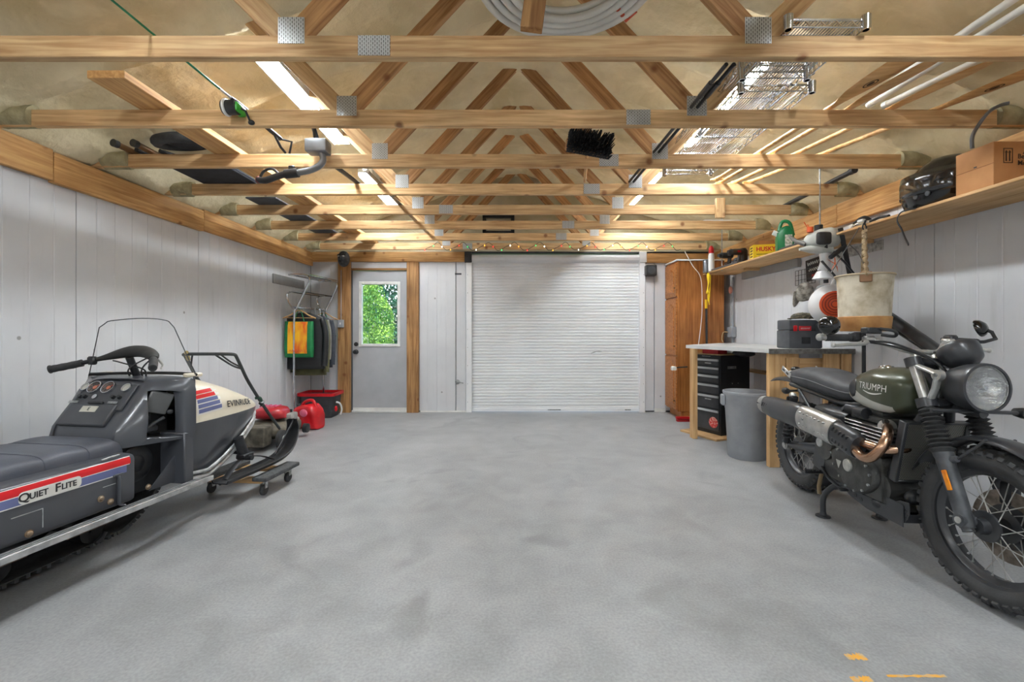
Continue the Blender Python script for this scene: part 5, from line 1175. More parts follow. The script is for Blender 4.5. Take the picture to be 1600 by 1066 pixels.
MB().tube([(.05, -.03, -.07), (.15, -.05, -.18), (.24, -.05, -.29)], .016, 8, flat=.35).build('strap', BLACKP, TM)
RIB = mat('orange_ribbon', (226, 96, 40), .6)
rb2 = thing('orange_ribbon', 'tuft of orange ribbon tied to the trimmer strap', 'ribbon', (2.50, 3.45, 1.68))
for i in range(5):
    a = R(-60+30*i); MB().tube([(0, 0, 0), (.03*math.sin(a), 0, -.03*math.cos(a)*(1 if i % 2 else -1)), (.06*math.sin(a), .01, -.07*math.cos(a)*(1 if i % 2 else -1))], [.005, .006, .001], 4, flat=.3).build('tail', RIB, rb2)
# --- small dark sign and wire pennant on the wall
SG = thing('wall_sign', 'small black sign with white script on the right wall', 'sign', (2.912, 4.28, 1.76))
MB().box((0, 0, 0), (.012, .26, .21), XR(R(-4)).to_3x3(), .002).build('board', mat('sign_black', (44, 34, 32), .6), SG, 0)
for i in range(3):
    squiggle('script', SG, (-.0065, .02-.02*i, .06-.06*i), (0, -1, .07), (-1, 0, 0), .16-.04*(i == 2), .04, PRINTW if i < 2 else mat('script_red', (214, 90, 80), .5), i+2, .0028)
WG = thing('wire_rack', 'small wire letter rack on the right wall behind the black sign', 'wire rack', (2.905, 4.42, 1.70))
m = MB()
for i in range(7): m.tube([(0, -.15+.05*i, -.075), (0, -.15+.05*i, .075)], .0025, 5)
for i in range(4): m.tube([(0, -.15, -.075+.05*i), (0, .15, -.075+.05*i)], .0025, 5)
m.build('mesh', DGREY, WG)
# --- canvas bucket hanging from a hook on the shelf
CK = thing('canvas_bucket', 'dirty white canvas tool bucket with a leather base hanging from the shelf', 'bucket', (2.49, 3.15, 1.155))
CANV = mat('canvas', (216, 206, 186), .9, 0, (168, 152, 122), 11, bump=.10, bs=60, lo=.3, hi=.6)
prf = [(.150, .06), (.152, .16), (.155, .26), (.160, .34), (.164, .38), (.170, .39), (.165, .397), (.158, .385), (.152, .34), (.146, .08)]
rings = [[V((r_*math.cos(t)*(1+.02*math.sin(3*t+z*9)), r_*math.sin(t)*(1+.02*math.sin(2*t+z*12)), z)) for t in [2*PI*k/44 for k in range(44)]] for r_, z in prf]
MB().loft(rings, False).build('canvas_wall', CANV, CK, 60)
MB().torus((0, 0, .392), .168, .008, (0, 0, 1), 40, 8).build('rim', mat('rim_tan', (176, 160, 134), .7), CK)
MB().lathe([(0, .006), (.138, .0), (.148, .01), (.157, .10), (.153, .104), (.142, .02), (0, .014)], 40).build('leather_base', mat('leather_tan', (206, 156, 96), .55, 0, (164, 112, 62), 8), CK)
ang = math.atan2(-.78, -.55); tx, ty = .165*math.cos(ang), .165*math.sin(ang)
rp = spline([(tx, ty, .38), (tx*.8, ty*.8, .47), (tx*.4, ty*.4, .59), (tx*.1, ty*.1, .68), (0, 0, .715)], 8)
ROPE = mat('rope', (164, 142, 110), .9, 0, (130, 108, 80), 40, bump=.4, bs=90)
MB().tube([p+V((.005*math.sin(i*1.9), .005*math.cos(i*1.9), 0)) for i, p in enumerate(rp)], [.014+.002*math.sin(i*2.1) for i in range(len(rp))], 10).build('rope_handle', ROPE, CK)
MB().tube(spline([(-tx, -ty, .38), (-tx*.8, -ty*.8, .49), (-tx*.3, -ty*.3, .63), (0, 0, .705)], 6), .012, 8).build('rope_handle', ROPE, CK)
for y in (-1, 1): MB().box((-y*tx, -y*ty, .37), (.012, .07, .07), ZR(ang).to_3x3(), .005).build('leather_tab', mat('tab_brown', (140, 102, 70), .6), CK)
MB().tube(spline([(0, 0, .71), (.015, 0, .735), (.0, 0, .765), (-.012, 0, .74), (0, 0, .71)], 5), .005, 6).build('snap_hook', BLACKM, CK)
MB().tube(spline([(0, 0, .755), (.0, -.01, .78), (.012, .0, .782)], 4), .007, 6).build('shelf_hook', BLACKM, CK)
MB().tube(spline([(-.02, .02, .74), (-.10, .03, .60), (-.20, .05, .42)], 6), .006, 6, flat=.5).tube(spline([(-.08, .03, .62), (-.04, .0, .55), (-.03, -.05, .44)], 6), .006, 6, flat=.5).build('lanyard', BLACKP, CK)
# --- cardboard box, helmet and clutter along the shelf
CBX = mat('cardboard', (196, 142, 92), .8, 0, (182, 128, 80), 8)
d_ = 2.54
BXo = thing('cardboard_box', 'closed cardboard box with up arrows on the near end of the shelf', 'box', (2.52, 2.33, ZS_))
carton = MB().bx(0, .375, 0, .20, 0, .232, .002).build('carton', CBX, BXo, 0)
INK = mat('carton_ink', (70, 50, 36), .7)
MB().bx(-.0012, 0, .0, .2, .118, .121).build('flap_seam', mat('carton_dark', (150, 100, 60), .8), carton, 0)
MB().bx(-.0015, 0, .085, .10, .125, .132).build('hand_hole', BLACKP, carton, 0)
m = MB()
for x in (.065, .083): m.bx(x-.0035, x+.0035, -.0012, 0, .128, .172).add([(x-.009, -.0012, .172), (x+.009, -.0012, .172), (x, -.0012, .186)], [(0, 1, 2)])
for a in ((.05, .054, .118, .196), (.096, .10, .118, .196), (.05, .10, .118, .122), (.05, .10, .192, .196)): m.bx(a[0], a[1], -.001, 0, a[2], a[3])
tag(m.build('arrow_print', INK, carton, 0), kind='stuff')
text('carton_lettering', 'Benjamin\nMoore', .034, INK, carton, (.125, 0, .135), (1, 0, 0), NR, None, .0008, align='LEFT', bold=.0008)
MB().add([(.150, -.0012, .165), (.19, -.0012, .165), (.17, -.0012, .20)], [(0, 1, 2)]).build('carton_logo', INK, carton, 0)

HL = thing('helmet', 'glossy black helmet upside on the shelf beside the cardboard box', 'helmet', (2.63, 2.755, ZS_), R(8)); HL.scale = (1.25, 1.15, 1.25)
GB = MATS['gloss_black']
rings = []
for i in range(17):
    t = i/16; z = .245*t; k = math.sqrt(max(0, 1-((t-.28)/.72)**2)) if t > .28 else (.80+.2*(t/.28)**.7)
    rings.append([V((.125*k*math.cos(a)*(1+.04*math.cos(2*a)), (.17*k)*math.sin(a)-.05*t*t, z)) for a in [2*PI*q/36 for q in range(36)]])
hs_ = MB().loft(rings).build('shell', GB, HL, 70)
MB().loft([[V((-.127*math.cos(a)*k, -.01+.172*math.sin(a)*k, z)) for a in [R(-60+120*q/16) for q in range(17)]] for z, k in ((.055, 1.0), (.08, 1.03), (.13, 1.02), (.165, .985))], False, False).build('visor', mat('visor_dark', (30, 31, 34), .06, 0, (24, 25, 28), 3, coat=1), HL, 60, solid=.004)
MB().tube(spline([(-.10, .02, .0), (-.14, .06, -.01), (-.155, .07, -.05), (-.15, .05, -.10), (-.155, .03, -.14), (-.165, -.0, -.185)], 6), .012, 6, flat=.25).build('chin_strap', BLACKP, HL)
for y in (.03, -.03): MB().cyl((-.122, y-.03, .05), (-.127, y-.03, .05), .012, n=12).build('vent', DGREY, HL)
# chrome air tool with hose, black cap, husky box, jug, bottles on the far shelf
AT = thing('air_tool', 'small chrome pneumatic tool with a black hose on the shelf', 'tool', (2.55, 3.22, ZS_+.02), R(4))
MB().tube([(0, -.05, 0), (0, .02, 0), (0, .05, .004), (0, .1, .0)], [.014, .018, .02, .014], 12).build('body', CHROME, AT); MB().box((0, .03, .024), (.03, .05, .02), None, .005).box((0, .11, .0), (.04, .03, .03), None, .005).build('head', WHITEP, AT)
MB().tube(spline([(0, -.05, 0), (0, -.12, .012), (-.01, -.2, .0)], 6), .011, 8).build('hose', BLACKP, AT)
BC = thing('folded_hat', 'black folded hat on the shelf beside the trimmer', 'hat', (2.70, 3.42, ZS_))
rings = [[V((.07*k*math.cos(a)*(1+.15*math.sin(3*a)), .075*k*math.sin(a), z+.012*math.sin(2*a)*k)) for a in [2*PI*q/24 for q in range(24)]] for z, k in ((.012, .98), (.05, 1.02), (.09, .8), (.115, .45), (.118, .05))]
MB().loft(rings).build('crown', mat('cap_black', (34, 34, 36), .8, 0, (24, 24, 26), 20), BC, 60)
MB().loft([[V((-.05+.05*math.cos(a)*k, .04+.10*math.sin(a)*k*.9, .02+.03*(1-k))) for a in [R(60+140*q/12) for q in range(13)]] for k in (.9, 1.25, 1.5)], False, False).build('brim', MATS['cap_black'], BC, 60, solid=.004)
YB_ = thing('yellow_box', 'yellow carton with red HUSKY lettering on the far shelf', 'box', (2.565, 4.70, ZS_), R(-14))
YEL = mat('carton_yellow', (240, 208, 40), .5, 0, (228, 194, 30), 6)
yb = MB().bx(-.02, .20, 0, .14, 0, .155, .002).build('carton', YEL, YB_, 0)
text('carton_lettering', 'HUSKY', .062, mat('husky_red', (206, 36, 40), .5), yb, (.10, 0, .105), (1, 0, 0), NR, None, .0008, bold=.0018, sx=.95)
m = MB(); m.bx(.01, .19, -.001, 0, .05, .056).bx(.03, .17, -.001, 0, .03, .034)
for k in range(4): m.bx(-.021, -.02, .03, .11, .03+.03*k, .045+.03*k)
tag(m.build('small_print', INK, yb, 0), kind='stuff')
JG = thing('green_jug', 'green plastic jug with a white cap on the far shelf', 'jug', (2.60, 4.25, ZS_), R(-20))
GRN = mat('jug_green', (24, 130, 78), .4, 0, (16, 110, 64), 6)
MB().loft([sring(x, *interp([(-.06, .05, .0, .18), (-.05, .06, .0, .22), (.02, .06, .0, .25), (.06, .055, .0, .20), (.07, .04, .01, .15)], x), 20, 5) for x in (-.07, -.06, -.04, 0, .03, .055, .07)]).build('body', GRN, JG, 50)
MB().tube(spline([(-.05, 0, .20), (-.02, 0, .285), (.04, 0, .27), (.07, 0, .15)], 6), .016, 10).build('handle', GRN, JG)
MB().cyl((-.06, 0, .17), (-.10, 0, .19), .024, n=16).build('cap', WHITEP, JG); MB().bx(-.01, .05, -.062, -.06, .03, .15).build('label', mat('label_pale', (206, 206, 196), .6, 0, (150, 160, 140), 60, lo=.45, hi=.55), JG, 0)
CB2 = thing('kraft_box', 'plain brown carton behind the yellow carton on the far shelf', 'box', (2.71, 4.90, ZS_), R(-4))
MB().bx(0, .18, 0, .2, 0, .24, .002).build('carton', CBX, CB2, 0)
BT = thing('spray_bottle', 'white bottle with a red cap at the end of the shelf', 'bottle', (2.51, 5.62, ZS_))
MB().lathe([(0, 0), (.034, 0), (.036, .01), (.036, .20), (.03, .225), (0, .23)], 20).build('bottle_body', WHITEP, BT); MB().lathe([(0, .225), (.03, .225), (.032, .235), (.03, .29), (.015, .32), (0, .322)], 18).build('cap', REDP, BT)
CN = thing('paint_can', 'small grey can beside the white bottle on the shelf', 'can', (2.50, 5.74, ZS_))
MB().lathe([(0, 0), (.042, 0), (.042, .15), (.039, .155), (.042, .16), (.036, .165), (0, .16)], 22).build('can_body', mat('can_grey', (120, 124, 130), .35, .5), CN)
JR = thing('glass_jar', 'clear jar at the very end of the shelf', 'jar', (2.58, 5.78, ZS_)); MB().lathe([(0, 0), (.04, 0), (.042, .08), (.03, .1), (.03, .11), (0, .11)], 18).build('jar_body', mat('jar_clear', (200, 204, 204), .15, 0, (180, 184, 184), 4, alpha=.55), JR)
DR = [('cordless_drill', 'black cordless drill lying among tools on the far shelf', 5.36), ('impact_driver', 'second black power tool next to the drill on the shelf', 5.12)]
for nm, lb, y in DR:
    t = thing(nm, lb, 'power tool', (2.58, y, ZS_), R(20))
    MB().cyl((-.09, 0, .15), (.07, 0, .16), .034, .038, n=16).cyl((-.13, 0, .148), (-.09, 0, .15), .018, .026, n=12).build('body', BLACKP, t)
    MB().box((.04, 0, .09), (.045, .04, .12), YR(R(10)).to_3x3(), .012).build('grip', BLACKP, t); MB().box((.03, 0, .025), (.10, .06, .05), None, .01).build('battery', DGREY, t); MB().box((0, -.037, .155), (.05, .003, .02)).build('badge', REDP if y < 5.2 else STEEL, t, 0)
GR = thing('router', 'squat black tool with a grey knob on the far shelf', 'power tool', (2.72, 5.25, ZS_))
MB().lathe([(0, 0), (.07, 0), (.07, .02), (.05, .04), (.05, .19), (.03, .22), (0, .22)], 20).build('body', BLACKP, GR); MB().sphere((-.08, 0, .08), .03).build('knob', DGREY, GR)
ST_ = tag(MB().bx(2.495, 2.53, 4.95, 5.75, ZS_, ZS_+.02, .003).build('steel_rule', mat('dark_steel', (90, 90, 92), .4, .6), None, 0), 'dark steel bar lying along the shelf front edge', 'bar')
SR = tag(MB().bx(2.50, 2.54, 3.80, 4.18, ZS_, ZS_+.016, .003).build('saw_bar', MATS['dark_steel'], None, 0), 'short dark steel blade on the shelf edge left of the trimmer', 'blade')
GV = thing('yellow_glove', 'yellow work gloves hanging below the far end of the shelf', 'gloves', (2.47, 5.62, 1.895))
YG = mat('glove_yellow', (240, 206, 30), .6, 0, (220, 180, 20), 12)
MB().tube(spline([(0, 0, 0), (.005, 0, -.10), (-.01, 0, -.22), (0, 0, -.26)], 6), [.02+.012*math.sin(i*.5) for i in range(19)], 10, flat=.5).build('glove', YG, GV); MB().tube(spline([(.02, .01, -.02), (.03, .01, -.15), (.01, .01, -.30), (.02, .01, -.40)], 6), [.018+.01*math.sin(i*.6+1) for i in range(19)], 10, flat=.5).build('glove', YG, GV)
MB().tube([(0, 0, .04), (.01, .0, -.02)], .004, 6).build('hook', STEEL, GV)
for i, (px, X) in enumerate(((1281, 2.53), (1128, 2.53))):
    y = X*695/(px-801); MB().cyl((X-2.71, y, -.01), (X-2.71, y, roof(X, y)-1.90+.02), .006, n=8).cyl((X-2.71, y, .018), (X-2.71, y, .028), .016, n=6).build('hanger_rod', STEEL, SH)
WS = tag(MB().tube(spline([P(1070, 393, 5.85), P(1082, 415, 5.8), P(1095, 435, 5.75), P(1097, 480, 5.75), P(1095, 510, 5.72), P(1091, 541, 5.6)], 6), .004, 6).build('hanging_cord', WHITEP, None), 'thin white cord hanging from the shelf end past the oak cabinet', 'cord')
CD = thing('wall_conduit', 'grey conduit with a socket box running down the right wall beside the cabinet', 'conduit', (2.895, 5.85, 1.0))
MB().cyl((0, 0, .01), (0, 0, .87), .012, n=10).build('pipe', GREYP, CD); MB().bx(-.045, .02, -.06, .06, .08, .22, .006).build('socket_box', GREYP, CD)
MB().tube(spline([(-.05, .04, .15), (-.10, .06, .14), (-.12, .05, .06), (-.11, .03, .01)], 6), .006, 6).build('plug_cord', mat('cord_tan', (206, 176, 130), .6), CD)
PK = tag(MB().sphere((2.86, 5.84, 1.70), (.025, .025, .05), 12, 8).build('pink_tag', mat('tag_pink', (222, 150, 130), .6), None), 'small pink tag stuck on the conduit below the shelf', 'tag')
SPK = thing('speaker', 'small black speaker box on the wall right of the roller door', 'speaker', (BX(1014), YB, BZ(424)))
MB().bx(-.075, .075, -.13, 0, -.075, .075, .01).build('cabinet', BLACKP, SPK, 0); MB().lathe([(0, .0), (.05, .0), (.055, .006), (0, .004)], 20, TR(0, -.13, 0) @ XR(PI/2)).build('cone', DGREY, SPK)
OC = thing('orange_tool', 'orange trimmer cord loops standing at the back of the shelf', 'cord', (2.72, 3.95, ZS_))
MB().tube([(-.02, 0, .0), (-.06, .02, .12), (-.10, .05, .22)], .004, 6).tube([(.02, 0, .0), (-.03, .03, .10), (-.07, .05, .20)], .004, 6).tube([(-.06, -.02, .01), (.05, .02, .01)], .006, 6).build('loop', RIB, OC)
# ================================================================ left side: mower, cans, clothes rack
LMW = thing('lawn_mower', 'red push lawn mower with folded black handle behind the snowmobile nose', 'lawn mower', (-2.50, 4.64, 0))
DECK = mat('deck_worn', (120, 112, 98), .6, .2, (84, 78, 68), 14)
MB().loft([sring(y, *interp([(-.26, .16, .12, .18), (-.22, .22, .08, .22), (0, .23, .07, .24), (.22, .20, .08, .22), (.28, .12, .10, .18)], y), 24, 4) for y in (-.26, -.24, -.2, -.1, 0, .1, .2, .25, .28)]).build('deck', DECK, LMW, 50)
dk = [o for o in bpy.data.objects if o.parent == LMW][0]; dk.data.transform(ZR(PI/2))
for x in (-.22, .22):
    for y in (-.25, .27):
        w_ = MB().lathe([(.02, -.025), (.07, -.025), (.09, -.018), (.092, 0), (.09, .018), (.07, .025), (.02, .025)], 26, TR(x, y, .092) @ YR(PI/2)).build('wheel', RUBBER, LMW)
        MB().lathe([(0, .03), (.03, .028), (.05, .022), (.052, -.022), (.03, -.028), (0, -.03)], 20, TR(x, y, .092) @ YR(PI/2)).build('wheel_cap', WHITEP if y < 0 else BLACKP, w_)
MB().loft([sring(y, *interp([(-.16, .08, .26, .34), (-.12, .13, .25, .37), (0, .15, .25, .385), (.1, .13, .25, .37), (.15, .08, .26, .33)], y), 20, 3) for y in (-.16, -.14, -.1, -.03, .04, .1, .13, .15)]).build('engine_cover', mat('mower_red', (196, 40, 52), .35, 0, (170, 26, 40), 5, coat=.4), LMW, 60)
ec = [o for o in bpy.data.objects if o.parent == LMW][-1]; ec.data.transform(ZR(PI/2))
for k in range(4): MB().bx(-.11+.05*k, -.09+.05*k, -.06, .06, .376, .386, .003).build('vent_slot', mat('mower_pink', (206, 84, 130), .35, 0, (180, 50, 90), 8), LMW, 0)
MB().bx(.08, .2, -.02, .14, .22, .30, .02, 2).bx(.1, .19, .1, .2, .18, .24, .02).build('engine_block', mat('engine_alloy', (190, 188, 184), .45, .4, (150, 148, 144), 14), LMW)
MB().cyl((.14, .08, .29), (.14, .08, .33), .022, n=12).build('oil_cap', BLACKP, LMW)
MB().bx(-.14, .14, -.42, -.27, .05, .24, .01).build('rear_flap', mat('flap_dirty', (110, 104, 92), .8, 0, (70, 66, 58), 16), LMW, 0)
HND = mat('handle_grey', (70, 74, 74), .45, .3, (58, 61, 61), 12)
for s in (-1, 1):
    x = .02 if s < 0 else 0
    MB().tube(spline([(s*.205, -.26, .20), (s*.21, -.50, .42), (s*.212, -.78, .71), (s*.212, -.90, .87), (s*.21, -.96, .955)], 5), .0135, 10).build('handle_tube', HND, LMW)
    MB().tube([(s*.215, -.60, .50), (s*.23, -.61, .52)], .022, 10).build('handle_knob', BLACKP, LMW)
MB().tube(spline([(-.21, -.96, .955), (-.19, -.985, .968), (0, -.99, .97), (.19, -.985, .968), (.21, -.96, .955)], 5), .0135, 10).build('handle_bar', HND, LMW)
MB().tube(spline([(-.205, -.90, .86), (-.15, -.96, .955), (-.12, -.985, .965)], 5), .007, 8).build('brake_bail', BLACKM, LMW)
MB().tube(spline([(.205, -.90, .86), (.15, -.93, .90), (.10, -.985, .965)], 5), .007, 8).build('brake_bail', BLACKM, LMW)
MB().tube(spline([(.205, -.88, .84), (.14, -.90, .87), (.05, -.97, .96)], 5), .008, 8).build('engine_bail', BLACKM, LMW)
MB().tube(spline([(-.205, -.93, .92), (-.17, -1.0, .985)], 3), .016, 8).build('throttle', mat('throttle_tan', (170, 150, 96), .6), LMW)
MB().tube(spline([(.21, -.58, .48), (.22, -.62, .55), (.20, -.66, .56)], 4), .014, 8).build('cable_clip', mat('clip_green', (50, 84, 66), .6), LMW)
# --- red fuel can
FC = thing('fuel_can', 'red plastic fuel can on the floor beside the mower wheel', 'fuel can', (-2.44, 5.32, 0), R(-20))
MB().loft([sring(x, *interp([(-.17, .08, .01, .20), (-.15, .10, .0, .25), (-.05, .11, .0, .285), (.08, .11, .0, .30), (.15, .10, .0, .24), (.17, .08, .01, .18)], x), 24, 4) for x in (-.17, -.165, -.14, -.08, 0, .08, .13, .16, .17)]).build('body', REDP, FC, 50)
MB().tube(spline([(-.10, 0, .26), (-.05, 0, .315), (.06, 0, .335), (.12, 0, .25)], 6), .018, 10).build('handle', REDP, FC)
MB().cyl((-.13, 0, .24), (-.15, 0, .275), .03, n=16).build('cap', BLACKP, FC)
MB().sphere((.03, -.105, .2), (.06, .02, .045)).build('side_panel', mat('can_pink', (236, 110, 140), .3), FC)
# --- grey tote with red rim
TT = thing('storage_tote', 'dark grey tote with a red rim under the clothes rack', 'tote', (-2.62, 6.08, 0))
MB().loft([[V((x*k, y*k, z)) for x, y in rrect(.46, .34, .05)] for z, k in ((0, .84), (.01, .86), (.30, 1.0), (.30, .96), (.02, .82))]).build('tub', DGREY, TT, 40)
MB().loft([[V((x*k, y*k, z)) for x, y in rrect(.48, .36, .05)] for z, k in ((.295, 1.02), (.295, 1.06), (.335, 1.06), (.335, .98), (.30, .98))], False, True, True).build('rim', REDP, TT, 40)
MB().tube(spline([(.23, -.05, .20), (.28, -.05, .18), (.30, -.04, .10), (.28, -.04, .03)], 5), .012, 8).build('side_hose', WHITEP, TT); MB().sphere((.245, -.10, .12), (.02, .02, .04)).build('red_clip', REDP, TT)
# --- chrome clothes rack
CR = thing('clothes_rack', 'chrome clothes rack with two top shelves in the far left corner', 'clothes rack', (-2.68, 5.9, 0))
def fr(y, xo):
    MB().tube(spline([(xo-.03, y, .03), (xo-.03, y, 1.30), (xo, y, 1.45), (xo+.10, y, 1.66), (xo+.16, y, 1.80), (xo+.12, y, 1.86), (xo+.0, y, 1.87), (xo-.10, y, 1.87)], 7), .0135, 10).build('upright', CHROME, CR)
    MB().tube(spline([(xo-.03, y, 1.42), (xo-.10, y, 1.52), (xo-.12, y, 1.62), (xo-.06, y, 1.655), (xo+.09, y, 1.655)], 6), .009, 8).build('shelf_bracket', CHROME, CR)
    MB().tube([(xo-.25, y, .013), (xo+.22, y, .013)], .013, 8).build('foot', CHROME, CR)
fr(-.32, -.03); fr(.36, .05)
for k in range(4):
    x = -.13+.085*k; MB().cyl((x, -.32, 1.875), (x+.08, .36, 1.875), .006, n=8).build('shelf_rod', CHROME if k % 2 else BLACKM, CR)
for k in range(3):
    x = -.12+.085*k; MB().cyl((x, -.32, 1.655), (x+.08, .36, 1.655), .006, n=8).build('shelf_rod', CHROME if k % 2 else BLACKM, CR)
MB().cyl((-.06, -.36, 1.46), (.02, .40, 1.46), .012, n=10).build('hanging_rail', CHROME, CR)
MB().cyl((-.06, -.32, .06), (.02, .36, .06), .011, n=8).build('base_rail', CHROME, CR)
def hanger(t, y, wd, mt):
    MB().tube(spline([(0, y, 1.475), (.02, y, 1.49), (.022, y, 1.50), (0, y, 1.47), (0, y, 1.42)][2:], 4), .003, 6).build('hook', CHROME, t)
    MB().tube(spline([(-wd, y, 1.325), (-wd*.6, y, 1.36), (0, y, 1.425), (wd*.6, y, 1.36), (wd, y, 1.325)], 5), .011, 8, flat=.7).tube([(-wd*.95, y, 1.33), (wd*.95, y, 1.33)], .005, 6).build('hanger', mt, t)
PUF = mat('puffer_black', (28, 29, 32), .42, 0, (20, 21, 23), 12); OLV = mat('olive_cloth', (106, 104, 72), .85, 0, (90, 88, 60), 12)
def garment(name, label, y, wd, z0, z1, mt, quilt=0, cx=0, th=.042, cat='jacket'):
    t = thing(name, label, cat, (-2.70+cx, 5.9+y, 0), R(8), 'clothes on the rack'); rings = []; n = 34
    for i in range(n+1):
        z = lerp(z0, z1, i/n); k = min(1, (z1-z)/.10+.25) if z > z1-.08 else 1
        q = 1+.06*quilt*abs(math.sin((z-z0)/.055*PI)) if quilt else 1+.02*math.sin(z*30)
        rings.append([V((wd*k*math.copysign(abs(math.cos(a))**.7, math.cos(a))*(1+.02*q), th*q*(1 if quilt == 0 else q)*math.sin(a)*(1+.25*math.sin(5*a+z*4)*(0 if quilt else 1)), z)) for a in [2*PI*j/32 for j in range(32)]])
    MB().loft(rings).build('body', mt, t, 70)
    for s in (-1, 1): MB().tube(spline([(s*wd*.85, 0, z1-.07), (s*wd*1.05, -.01, z1-.25), (s*wd*1.06, -.02, z1-.48), (s*wd*1.02, -.03, z0+.04)], 6), [.038*(1+.12*abs(math.sin(j*1.3))*quilt) for j in range(19)], 12).build('sleeve', mt, t)
    MB().tube(spline([(0, 0, 1.48), (.0, 0, 1.42), (0, 0, z1-.02)], 3), .004, 6).build('hanger_hook', CHROME, t); return t
garment('puffer_jacket', 'black quilted puffer jacket hanging behind the green bag', -.12, .245, .67, 1.40, PUF, 1)
garment('olive_coat', 'long olive coat hanging behind the black puffer jacket', .00, .20, .58, 1.38, OLV, 0, .02)
garment('grey_jacket', 'pale grey jacket with dark trim at the back of the rack', .12, .165, .74, 1.38, mat('cloth_grey', (150, 148, 138), .85, 0, (120, 118, 110), 12), 0, .03)
garment('dark_coat', 'dark coat at the far end of the clothes rack', .24, .165, .66, 1.38, mat('cloth_dark', (70, 74, 84), .8, 0, (56, 60, 68), 12), 0, .04)
FL = mat('bag_print', (250, 190, 30), .5, 0, (226, 96, 22), 9, stretch=(1.3, 1, .35), lo=.4, hi=.6); GRB = mat('bag_green', (26, 132, 74), .5, 0, (18, 112, 60), 8)
def bag(label, x, y, rz, z0=.83, sc_=1):
    t = thing('shopping_bag', label, 'bag', (-2.70+x, 5.9+y, 0), rz, 'green shopping bags')
    w2 = .172*sc_; zt = 1.285
    MB().loft([[V((px*(1+.02*math.sin(z*20)), py*k, z)) for px, py in rrect(2*w2, .10, .03)] for z, k in ((z0, .55), (z0+.02, .9), (z0+.12, 1), (zt-.05, .7), (zt, .3))]).build('bag_body', GRB, t, 40)
    MB().loft([[V((px, -.056*interp([(z0, .8), (z0+.12, 1.0), (zt-.05, .74), (zt, .36)], z)[0]-.002, z)) for px in [lerp(-w2*.72, w2*.66, i/8) for i in range(9)]] for z in [lerp(z0+.05, zt-.005, j/8) for j in range(9)]], False, False).build('flame_print', FL, t, 60)
    squiggle('bag_script', t, (-.02, -.061, z0+.085), (1, 0, 0), NR, .17*sc_, .035, mat('bag_ink', (226, 90, 60), .5), 4, .003)
    MB().tube(spline([(-.06, 0, zt-.01), (-.035, 0, zt+.09), (0, 0, zt+.15), (.035, 0, zt+.09), (.06, 0, zt-.01)], 5), .015, 6, flat=.2).build('bag_handle', GRB, t)
    hanger(t, 0, .20, mat('hanger_wood', (206, 160, 106), .5)); return t
bag('green shopping bag with orange flame print hanging at the front of the rack', -.0, -.27, R(4))
bag('second green shopping bag half hidden at the back of the clothes rack', .02, .415, R(4), .98, .72)
# grey board screwed to the left wall above the rack
gb = board('wall_board', (XL+.012, 5.36, 1.80), (XL+.012, 6.15, 1.80), .115, .02, mat('grey_board', (150, 150, 150), .7), None); tag(gb, 'weathered grey board fixed to the left wall above the clothes rack', 'board')
# face mask on the header, light switch on the door post
MK = thing('face_mask', 'dark grey face mask hung at the top of the left door post', 'mask', (BX(540), YB-.07, BZ(406)), R(-8))
MKM = mat('mask_grey', (84, 86, 90), .5, 0, (44, 45, 48), 14, lo=.4, hi=.6); rings = []
for i in range(19):
    a = -PI/2+PI*i/18; q = max(.01, math.cos(a)); rings.append([V((.082*q*math.cos(t), -.085*q*math.sin(t) if math.sin(t) > 0 else .02*q, .115*math.sin(a))) for t in [2*PI*k/28 for k in range(28)]])
MB().loft(rings).build('face', MKM, MK, 70)
MB().loft([sring(0, .012, .0, .02)]*0+[[V((.014*k*math.cos(t), -.086-.03*h+.01*math.sin(t), z+.01*math.sin(t)*0)) for t in [2*PI*j/10 for j in range(10)]] for k, h, z in ((.6, 0, .04), (.8, .5, .0), (1.1, .9, -.025), (.5, .2, -.035))]).build('nose', MKM, MK, 60)
for s in (-1, 1):
    MB().sphere((s*.034, -.076, .028), (.02, .008, .010), 12, 6).build('eye', mat('eye_white', (190, 190, 186), .4), MK); MB().tube(spline([(s*.012, -.088, .042), (s*.034, -.086, .05), (s*.06, -.066, .042)], 4), .006, 6).build('brow', BLACKP, MK)
MB().tube(spline([(-.03, -.078, -.055), (0, -.086, -.06), (.03, -.078, -.055)], 4), .007, 6, flat=.7).build('mouth', mat('mask_lip', (60, 56, 56), .5), MK)
SW = thing('switch_box', 'grey light switch box with cable on the left door post', 'switch', (BX(536), YB-.06, BZ(506)))
MB().bx(-.04, .04, -.045, 0, -.055, .055, .006).build('box', GREYP, SW, 0); MB().bx(-.008, .008, -.055, -.045, -.015, .015, .003).build('toggle', WHITEP, SW, 0); MB().cyl((.0, -.012, .05), (.0, -.012, .76), .006, n=8).build('cable', GREYP, SW)

# ================================================================ stored above the truss chords
ZC = ZP+.089
pk = board('attic_plank', (-1.96, 2.14, ZC+.020), (-1.96, 6.2, ZC+.020), .18, .038, W_PLATE, None, up=(1, 0, 0)); tag(pk, 'long wide plank lying across the trusses at left', 'plank')
